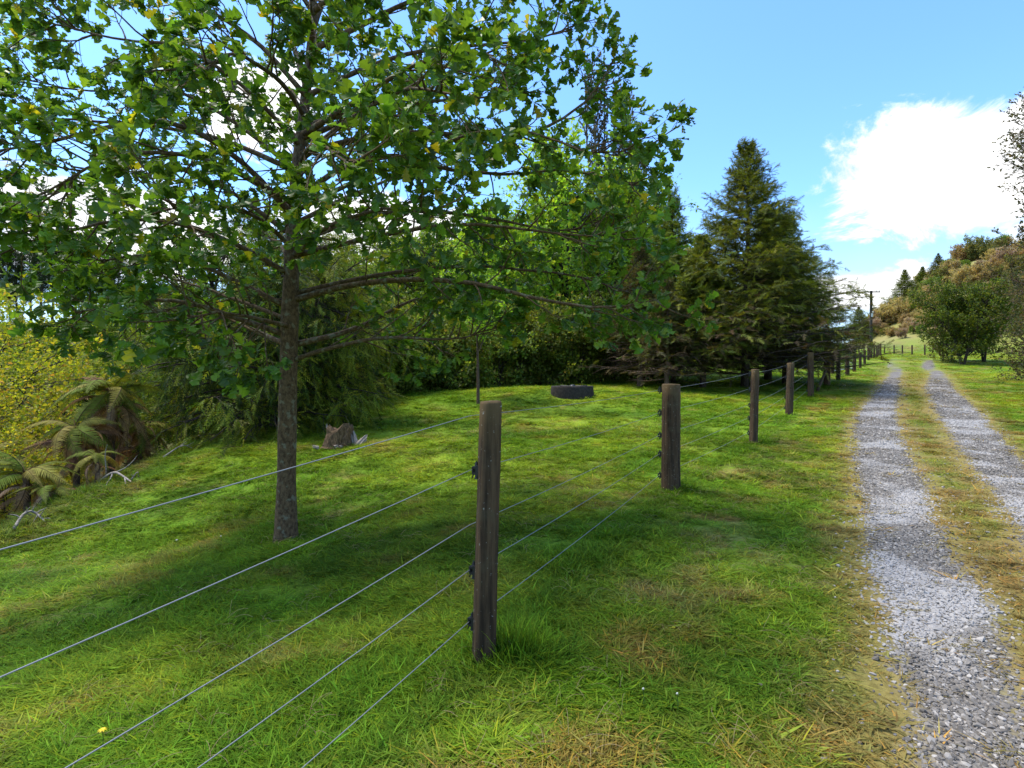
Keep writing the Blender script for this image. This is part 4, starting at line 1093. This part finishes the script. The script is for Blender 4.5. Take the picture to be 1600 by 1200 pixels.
def build_right_tree():
    rng = np.random.default_rng(35)
    Y = 15.5; x, y = at(1690, Y); zb = Hs(x, y); h = 9.6
    t = thing('wispy_tree', 'tall wispy grey-brown tree with fine twigs at the right of the drive', 'tree', (x, y, zb))
    st = np.array([resample([(0, 0, -.3), (.1, 0, h * .35), (-.2, 0, h * .7), (-.1, 0, h)], 16, 2), resample([(.1, .1, -.3), (.6, .2, h * .3), (.9, .2, h * .6), (.8, .2, h * .9)], 16, 2)])
    B, tb = child(st, 66, .08, .98, 62, 2.7, .03, .09, rng, 8, .15, lambda p, d: np.interp(p[:, 2] / h, [.1, .3, .45, .7, 1], [.55, .75, .95, .8, .45]))
    S, _ = child(B, 9, .25, 1.0, 44, .85, .05, .13, rng, 5, .35)
    T, _ = child(S, 6, .15, 1.0, 40, .30, .05, .15, rng, 3, .3)
    wood = tube_mesh('wood', [(st, np.linspace(.16, .03, 16)[None].repeat(2, 0), 8), (B, np.linspace(.032, .009, 8)[None] * np.ones((len(B), 1)), 4), (S, np.linspace(.009, .004, 5)[None] * np.ones((len(S), 1)), 3), (T, np.linspace(.004, .0025, 3)[None] * np.ones((len(T), 1)), 3)], M_TWIGB)
    obj('stems', wood, t)
    p, a = along(T, 5, .1, 1.05, rng); n = len(p); k = rng.uniform(size=n) < np.interp(np.hypot(p[:, 0] - .3, p[:, 1]), [0, 1.2, 2.6], [1, .8, .45]); p, a = p[k], a[k]; n = len(p)
    fol = leaf_cloud('foliage', p, nrm(a + .6 * rng.standard_normal((n, 3))), nrm(rng.standard_normal((n, 3))), rng.uniform(.06, .115, n), t_leaf(.26), pal(rng, n, [(.085, .085, .030), (.12, .095, .045), (.06, .075, .022), (.14, .10, .06)], [3, 2, 2, 1]), M_LEAF)
    obj('foliage', fol, t)
    low = broadleaf(36, 2.9, 1.3, .06, 30, 6, 5, 5, .06, [(.10, .105, .035), (.07, .085, .025), (.13, .10, .05)], [3, 3, 2], base=.04, stems=4, up=.05)
    xx, yy = at(1655, 15.0); place('verge_shrub', low, 'olive brown shrub at the foot of the wispy tree', 'shrub', xx, yy, 1.0, .3, None, 'stems', 'foliage')
    xx, yy = at(1625, 21.0); place('verge_shrub', low, 'olive brown shrub on the verge behind the wispy tree', 'shrub', xx, yy, 1.45, 2.3, None, 'stems', 'foliage')
build_right_tree()

# ------------------------------------------------------------------ round dark bush tree right of the drive
def build_round_tree():
    dk = [(.085, .130, .014), (.125, .165, .018), (.19, .215, .024), (.055, .090, .014)]
    pr = broadleaf(91, 5.2, 2.5, .16, 70, 8, 6, 6, .155, dk, [4, 3, 1.5, 3], base=.16, stems=2, up=.08, profile=lambda q: np.sqrt(np.clip(1 - ((q - .40) / .66) ** 2, .05, 1)), spreadstem=.6, leafw=.28)
    x, y = at(1504, 36.0); place('round_tree', pr, 'rounded dark green tree with two bare trunks on the right of the drive', 'tree', x, y, .90, .4)
    x, y = at(1538, 38.0); place('round_tree', pr, 'dark green tree merging into the back of the rounded one right of the drive', 'tree', x, y, .74, 2.6)
    pk = broadleaf(92, 3.4, 1.25, .06, 34, 6, 5, 5, .085, [(.13, .085, .055), (.10, .10, .035), (.17, .12, .08), (.12, .14, .03)], [3, 3, 2, 2], base=.04, stems=4, up=.06)
    x, y = at(1473, 39.5); place('pinkish_shrub', pk, 'pinkish brown shrub against the drive side of the rounded dark tree', 'shrub', x, y, .95, .2, None, 'stems', 'foliage')
    x, y = at(1486, 38.0); place('olive_shrub', broadleaf(93, 2.2, .8, .05, 26, 6, 5, 4, .08, [(.11, .14, .03), (.15, .15, .04)], [1, 1], base=.03, stems=3, up=.06), 'small olive shrub at the foot of the rounded dark tree', 'shrub', x, y, 1.1, .9, None, 'stems', 'foliage')
build_round_tree()

# ------------------------------------------------------------------ scrub on the hill
def build_scrub():
    rng = np.random.default_rng(44)
    kinds = [('bronze_scrub', 'bronze brown scrub bush on the hillside', [(.40, .29, .12), (.33, .25, .11), (.42, .34, .15)]),
             ('russet_scrub', 'pinkish russet scrub bush on the hillside', [(.40, .29, .20), (.35, .24, .16), (.43, .35, .25)]),
             ('green_scrub', 'bright green scrub bush on the hillside', [(.14, .23, .03), (.20, .28, .04), (.10, .16, .03)]),
             ('olive_scrub', 'olive green scrub bush on the hillside', [(.19, .20, .05), (.14, .16, .045), (.25, .23, .07)]),
             ('straw_scrub', 'straw coloured fern clump on the hillside', [(.40, .31, .14), (.33, .27, .11), (.44, .36, .20)])]
    pr = []
    for i, (nm, lb, c) in enumerate(kinds):
        pr.append(broadleaf(200 + i, 2.4, 1.9, .08, 26, 6, 5, 4, .20, c, [1] * len(c), base=.04, stems=3, up=.05, profile=lambda q: np.sqrt(np.clip(1 - ((q - .2) / .85) ** 2, .1, 1))))
    cnt = 0; tries = 0
    while cnt < 285 and tries < 20000:
        tries += 1
        u = rng.uniform(1322, 1625); Y = 82 + 56 * rng.uniform() ** .8
        x, y = at(u, Y); z = Hs(x, y); v = 590 - (z - CAMZ) / Y * 850
        if v > 528 + rng.uniform(-8, 6): continue
        if u < 1340 and v > 520: continue
        s = rng.uniform(.45, 1.1) * (1.2 if Y > 105 else .8)
        nz = vnoise(np.array([x * .12]), np.array([y * .12]), 5)[0] + rng.normal(0, .22)
        k = 0 if nz < .20 else 1 if nz < .38 else 3 if nz < .58 else 2 if nz < .80 else 4
        nm, lb, c = kinds[k]
        place(nm, pr[k], lb, 'shrub', x, y, s, rng.uniform(0, 6.28), 'scrub bushes on the hillside', 'stems', 'foliage', zs=rng.uniform(.8, 1.25)); cnt += 1
    print('scrub', cnt)
build_scrub()

# ------------------------------------------------------------------ tree ferns and dead branches on the bank
def frond(rng, L, droop, width, col, npin=34):
    """one frond in the x-z plane starting at the origin, growing along +x"""
    s = np.linspace(0, 1, 14)
    R = np.stack([L * s * (1 - .18 * droop * s), .03 * L * np.sin(s * 3 + rng.uniform(0, 3)), L * (.42 * s - droop * s ** 2.1)], 1)
    V, Fq = tubes(R[None], np.linspace(.009, .002, 14)[None], 4, 0, False)
    V = list(map(tuple, V)); Fs = [Fq[0]]; tri = []; cols = [tuple(np.array((.11, .07, .03)))] * len(V)
    for k in range(npin):
        t = .10 + .9 * (k + .5) / npin
        p = np.array([np.interp(t, s, R[:, j]) for j in range(3)]); tg = np.array([np.interp(min(1, t + .03), s, R[:, j]) for j in range(3)]) - p; tg /= np.linalg.norm(tg) + 1e-9
        wl = width * math.sin(math.pi * min(1, (t * .92 + .06)) ** .75) * rng.uniform(.85, 1.12)
        for sd in (-1, 1):
            d = nrm(tg * .45 + np.array([0, sd, 0]) + np.array([0, 0, -.25 + rng.normal(0, .08)])); nn_ = 4; hw = .017 * L
            b = len(V)
            for q in range(nn_):
                f_ = q / nn_; c_ = p + d * wl * f_ + np.array([0, 0, -.12 * wl * f_ * f_]); w_ = hw * (1 - f_ * .7)
                V += [tuple(c_ - tg * w_), tuple(c_ + tg * w_ * .55)]
            V.append(tuple(p + d * wl + np.array([0, 0, -.14 * wl])))
            for q in range(nn_ - 1): tri += [(b + 2 * q, b + 2 * q + 1, b + 2 * q + 2), (b + 2 * q + 1, b + 2 * q + 3, b + 2 * q + 2)]
            tri.append((b + 2 * nn_ - 2, b + 2 * nn_ - 1, b + 2 * nn_))
            cc = np.array(col) * rng.uniform(.75, 1.25); cols += [tuple(cc)] * (2 * nn_ + 1)
    return mesh_np('frond', np.array(V), Fs + [np.array(tri)], M_FERN, np.array(cols), False)
def build_ferns():
    rng = np.random.default_rng(55)
    green = [frond(rng, 1.0, .75 + .25 * i, .20, (.13, .165, .022)) for i in range(2)]; oli = [frond(rng, 1.0, .9, .20, (.22, .19, .04))]
    dead = [frond(rng, .9, .9, .15, (.30, .165, .075)), frond(rng, .8, 1.3, .12, (.38, .26, .16)), frond(rng, .85, .7, .14, (.22, .12, .06))]
    spots = [(172, 612, 9.6, 1.0, 18, 34, 'tree fern with a hanging skirt of brown dead fronds at the top of the bank'),
             (118, 668, 9.0, .85, 13, 26, 'low tree fern with brown fronds just below the skirted fern'),
             (40, 742, 7.6, .75, 18, 12, 'arching olive fern at the paddock edge beside bleached branches'),
             (218, 662, 10.2, .85, 9, 26, 'fern clump of mostly dead brown fronds against the cypress'),
             (-30, 720, 8.4, 1.0, 10, 5, 'spreading fern further down the bank beside the yellow-green shrubs'),
             (150, 712, 8.4, .60, 8, 6, 'small fern low on the bank below the skirted tree fern'),
             (85, 770, 7.6, .55, 7, 6, 'small browning fern rooted under the arching olive fern')]
    for u, v, Y, s, ng, nd, lab in spots:
        c = P(u, v, Y); zb = Hs(c[0], c[1]); th = max(.15, c[2] - zb)
        t = thing('tree_fern', lab, 'fern', (c[0], c[1], zb))
        vv, ff = tubes(resample([(0, 0, -.2), (.03, 0, th * .5), (0, 0, th)], 8, 1)[None], np.linspace(.065, .05, 8)[None] * s, 10)
        obj('trunk', mesh_np('trunk', vv, ff, M_TWIGB), t)
        for i in range(ng):
            me = (green + oli)[rng.integers(0, 3)]
            obj('frond', me, t, (0, 0, th), (rng.normal(0, .35), rng.normal(-.15, .30), i / ng * 6.28 + rng.normal(0, .3)), s * rng.uniform(.7, 1.15))
        for i in range(nd):
            obj('dead_frond', dead[rng.integers(0, 3)], t, (0, 0, th * rng.uniform(.55, 1.0)), (rng.normal(0, .6), rng.normal(.45, .45), i / nd * 6.28 + rng.normal(0, .5)), s * rng.uniform(.6, 1.25))
    def deadbranch(pts, r, lab, n, seed):
        r2 = np.random.default_rng(seed); pts = [np.array([p[0], p[1], Hs(p[0], p[1]) + (.02 if i in (0, len(pts) - 1) else .10 + .05 * (i % 2))]) for i, p in enumerate(pts)]; main = resample(pts, 12, 2); o0 = main[0].copy()
        B, _ = child(main[None], n, .15, .95, 50, np.linalg.norm(main[-1] - main[0]) * .55, .02, .2, r2, 6, .4)
        obj_ = obj('dead_branch', tube_mesh('dead_branch', [(main[None] - o0, np.linspace(r, r * .4, 12)[None], 7), (B - o0, np.linspace(r * .45, r * .15, 6)[None] * np.ones((len(B), 1)), 5)], M_GREYW), None, o0)
        tag(obj_, lab, 'branch')
    deadbranch([P(158, 715, 8.3), P(178, 735, 8.0), P(190, 742, 7.9), P(205, 748, 7.8)], .026, 'bleached broken branch at the foot of the skirted tree fern', 5, 1)
    deadbranch([P(22, 852, 6.3), P(38, 820, 6.5), P(55, 800, 6.6), P(70, 835, 6.5)], .020, 'pale forked dead branch on the paddock edge under the olive fern', 9, 2)
    deadbranch([P(205, 748, 7.9), P(216, 735, 7.9), P(216, 722, 8.0)], .012, 'thin curved pale twig beside the bleached branch', 3, 3)
    deadbranch([P(255, 722, 9.0), P(285, 712, 9.2), P(300, 700, 9.4)], .014, 'thin dead stick below the cypress', 4, 4)
build_ferns()

# ------------------------------------------------------------------ stump, trough, flowers
def build_stump():
    rng = np.random.default_rng(66)
    x, y = G(532, 696); zb = Hs(x, y); pxm = y / 850
    t = thing('tree_stump', 'old broken tree stump of split weathered wood in the paddock', 'stump', (x, y, zb))
    def chunk(name, c, r, h, tilt, az, mat, seed, jag=.3, flare=1.25):
        r2 = np.random.default_rng(seed); sides = 13; zs = [-.08, .0, .3, .6, .85, 1.0]; V = []
        pr = 1 + .20 * r2.standard_normal(sides).clip(-1.5, 1.5); tops = 1 + jag * r2.uniform(-1, .6, sides)
        for k, zz in enumerate(zs):
            for i in range(sides):
                a = i / sides * 6.2832; q = r * pr[i] * (flare - (flare - 1) * min(1, zz * 1.4)) * (1 + .05 * r2.standard_normal()) * (.86 if k == 5 else 1)
                V.append((q * math.cos(a), q * math.sin(a) * .8, h * zz * (1 + (tops[i] - 1) * max(0, zz))))
        V.append((0, 0, h * .62)); idx = np.arange(6 * sides).reshape(6, sides)
        q = np.stack([idx[:-1], np.roll(idx, -1, 1)[:-1], np.roll(idx, -1, 1)[1:], idx[1:]], -1).reshape(-1, 4)
        tr_ = np.array([(idx[5, i], idx[5, (i + 1) % sides], 6 * sides) for i in range(sides)])
        o = obj(name, mesh_np(name, np.array(V), [q, tr_], mat, None, False), t, c, (tilt * math.cos(az), tilt * math.sin(az), az)); return o
    MW1 = mat_bark('rotten_wood', (.055, .032, .016), (.20, .125, .065), (22, 22, 3), .8)
    MW2 = mat_bark('silvered_wood', (.19, .15, .11), (.42, .36, .29), (30, 30, 3), .7)
    chunk('stump_base', (-.02, 0, 0), .21, .33, .08, .5, MW1, 1, .35)
    chunk('stump_knob', (.075, -.06, .05), .10, .23, .2, 1.0, MW1, 5, .4)
    chunk('split_piece', (-.15, -.02, 0), .055, .30, .15, 2.5, MW2, 2, .5, 1.1)
    chunk('split_piece', (.235, .0, 0), .062, .27, .55, 1.9, MW2, 3, .5, 1.1)
    chunk('root', (.30, -.07, -.01), .05, .26, 1.05, 1.4, MW2, 4, .4, 1.2)
    for i in range(3): chunk('wood_fragment', (rng.uniform(-.3, .1), -.2 - .05 * i, 0), .025, .09, 1.4, i * 1.3, MW2, 10 + i, .3)
build_stump()

def build_trough():
    Y = 14.3; x = (894 - 800) / 850 * Y; zb = Hs(x, Y)
    t = thing('water_trough', 'round dark concrete stock trough on the grassy rise before the trees', 'trough', (x, Y, zb))
    h = .215; ro = .555; n = 40
    prof = [(ro * 1.0, -.15), (ro * 1.015, 0), (ro, h * .8), (ro * .995, h - .015), (ro * .975, h), (ro * .90, h), (ro * .885, h - .02), (ro * .86, .08), (0.02, .07)]
    V = []
    rg = np.random.default_rng(2)
    for r, z in prof:
        for i in range(n):
            a = i / n * 6.2832; V.append((r * math.cos(a) * (1 + .004 * rg.standard_normal()), r * math.sin(a), z + .002 * rg.standard_normal()))
    idx = np.arange(len(V)).reshape(len(prof), n)
    q = np.stack([idx[:-1], np.roll(idx, -1, 1)[:-1], np.roll(idx, -1, 1)[1:], idx[1:]], -1).reshape(-1, 4)
    obj('basin', mesh_np('basin', np.array(V), [q], M_CONC, None, True), t)
    MWt, nt, out = mat_new('trough_water'); p = nn(nt, 'ShaderNodeBsdfPrincipled'); p.inputs['Base Color'].default_value = (.02, .025, .02, 1); p.inputs['Roughness'].default_value = .06; nt.links.new(p.outputs[0], out.inputs[0])
    a = np.arange(n) / n * 6.2832; vw = np.c_[np.cos(a) * ro * .87, np.sin(a) * ro * .87, np.full(n, h - .07)]
    obj('water', mesh_np('water', vw, [np.arange(n)[None]], MWt, None, False), t)
    # ballcock cover: a low dome on a bracket
    V = []; ns = 14
    for k, (r, z) in enumerate([(.085, 0), (.088, .03), (.065, .06), (.03, .075)]):
        for i in range(ns): V.append((r * math.cos(i / ns * 6.2832), r * math.sin(i / ns * 6.2832), z))
    idx = np.arange(len(V)).reshape(4, ns); q = np.stack([idx[:-1], np.roll(idx, -1, 1)[:-1], np.roll(idx, -1, 1)[1:], idx[1:]], -1).reshape(-1, 4)
    obj('float_cover', mesh_np('float_cover', np.array(V), [q, idx[-1][None]], M_BLACK, None, True), t, (-.02, -.30, h - .035))
    v, f = tubes(np.array([[(-.35, -.42, h + .012), (-.02, -.30, h + .0), (.33, -.44, h + .012)]]), .016, 6); obj('float_bracket', mesh_np('float_bracket', v, f, M_BLACK), t)
build_trough()

def build_flowers():
    MY = mat_plain('yellow_petal', (.80, .56, .01), .6); MWh = mat_plain('white_petal', (.75, .74, .68), .6); MG = mat_plain('flower_stalk', (.06, .13, .02), .6)
    def flower(u, v, rad, mat, n, lab, nm, cat, grp=None):
        x, y = G(u, v); x *= .985; y *= .985; zb = Hs(x, y); h = .075
        t = thing(nm, lab, cat, (x, y, zb), 0, None, grp)
        vv, ff = tubes(np.array([[(0, 0, -.01), (.004, 0, h * .5), (0, 0, h)]]), .0016, 5); obj('stalk', mesh_np('stalk', vv, ff, MG), t)
        V = [(0, 0, h + .004)]; T = []
        for i in range(n):
            a = i / n * 6.2832; b = len(V); r2 = rad * (1 if i % 2 == 0 else .8)
            V += [(r2 * .5 * math.cos(a - .22), r2 * .5 * math.sin(a - .22), h + .007), (r2 * math.cos(a), r2 * math.sin(a), h + .001), (r2 * .5 * math.cos(a + .22), r2 * .5 * math.sin(a + .22), h + .007)]
            T += [(0, b, b + 2), (b, b + 1, b + 2)]
        obj('petals', mesh_np('petals', np.array(V), [np.array(T)], mat, None, False), t)
    flower(160, 1166, .020, MY, 18, 'single yellow dandelion flower in the shaded grass', 'dandelion', 'flower')
    flower(1005, 1100, .007, MWh, 10, 'tiny white daisy in the mown verge', 'daisy', 'flower', 'tiny white daisies')
    flower(1058, 1108, .007, MWh, 10, 'tiny white daisy in the mown verge', 'daisy', 'flower', 'tiny white daisies')
    flower(276, 852, .016, MWh, 12, 'small white clover flower in the paddock near the oak', 'clover', 'flower', 'white clover flowers near the oak')
    flower(345, 848, .012, MWh, 12, 'small white clover flower in the paddock near the oak', 'clover', 'flower', 'white clover flowers near the oak')
build_flowers()
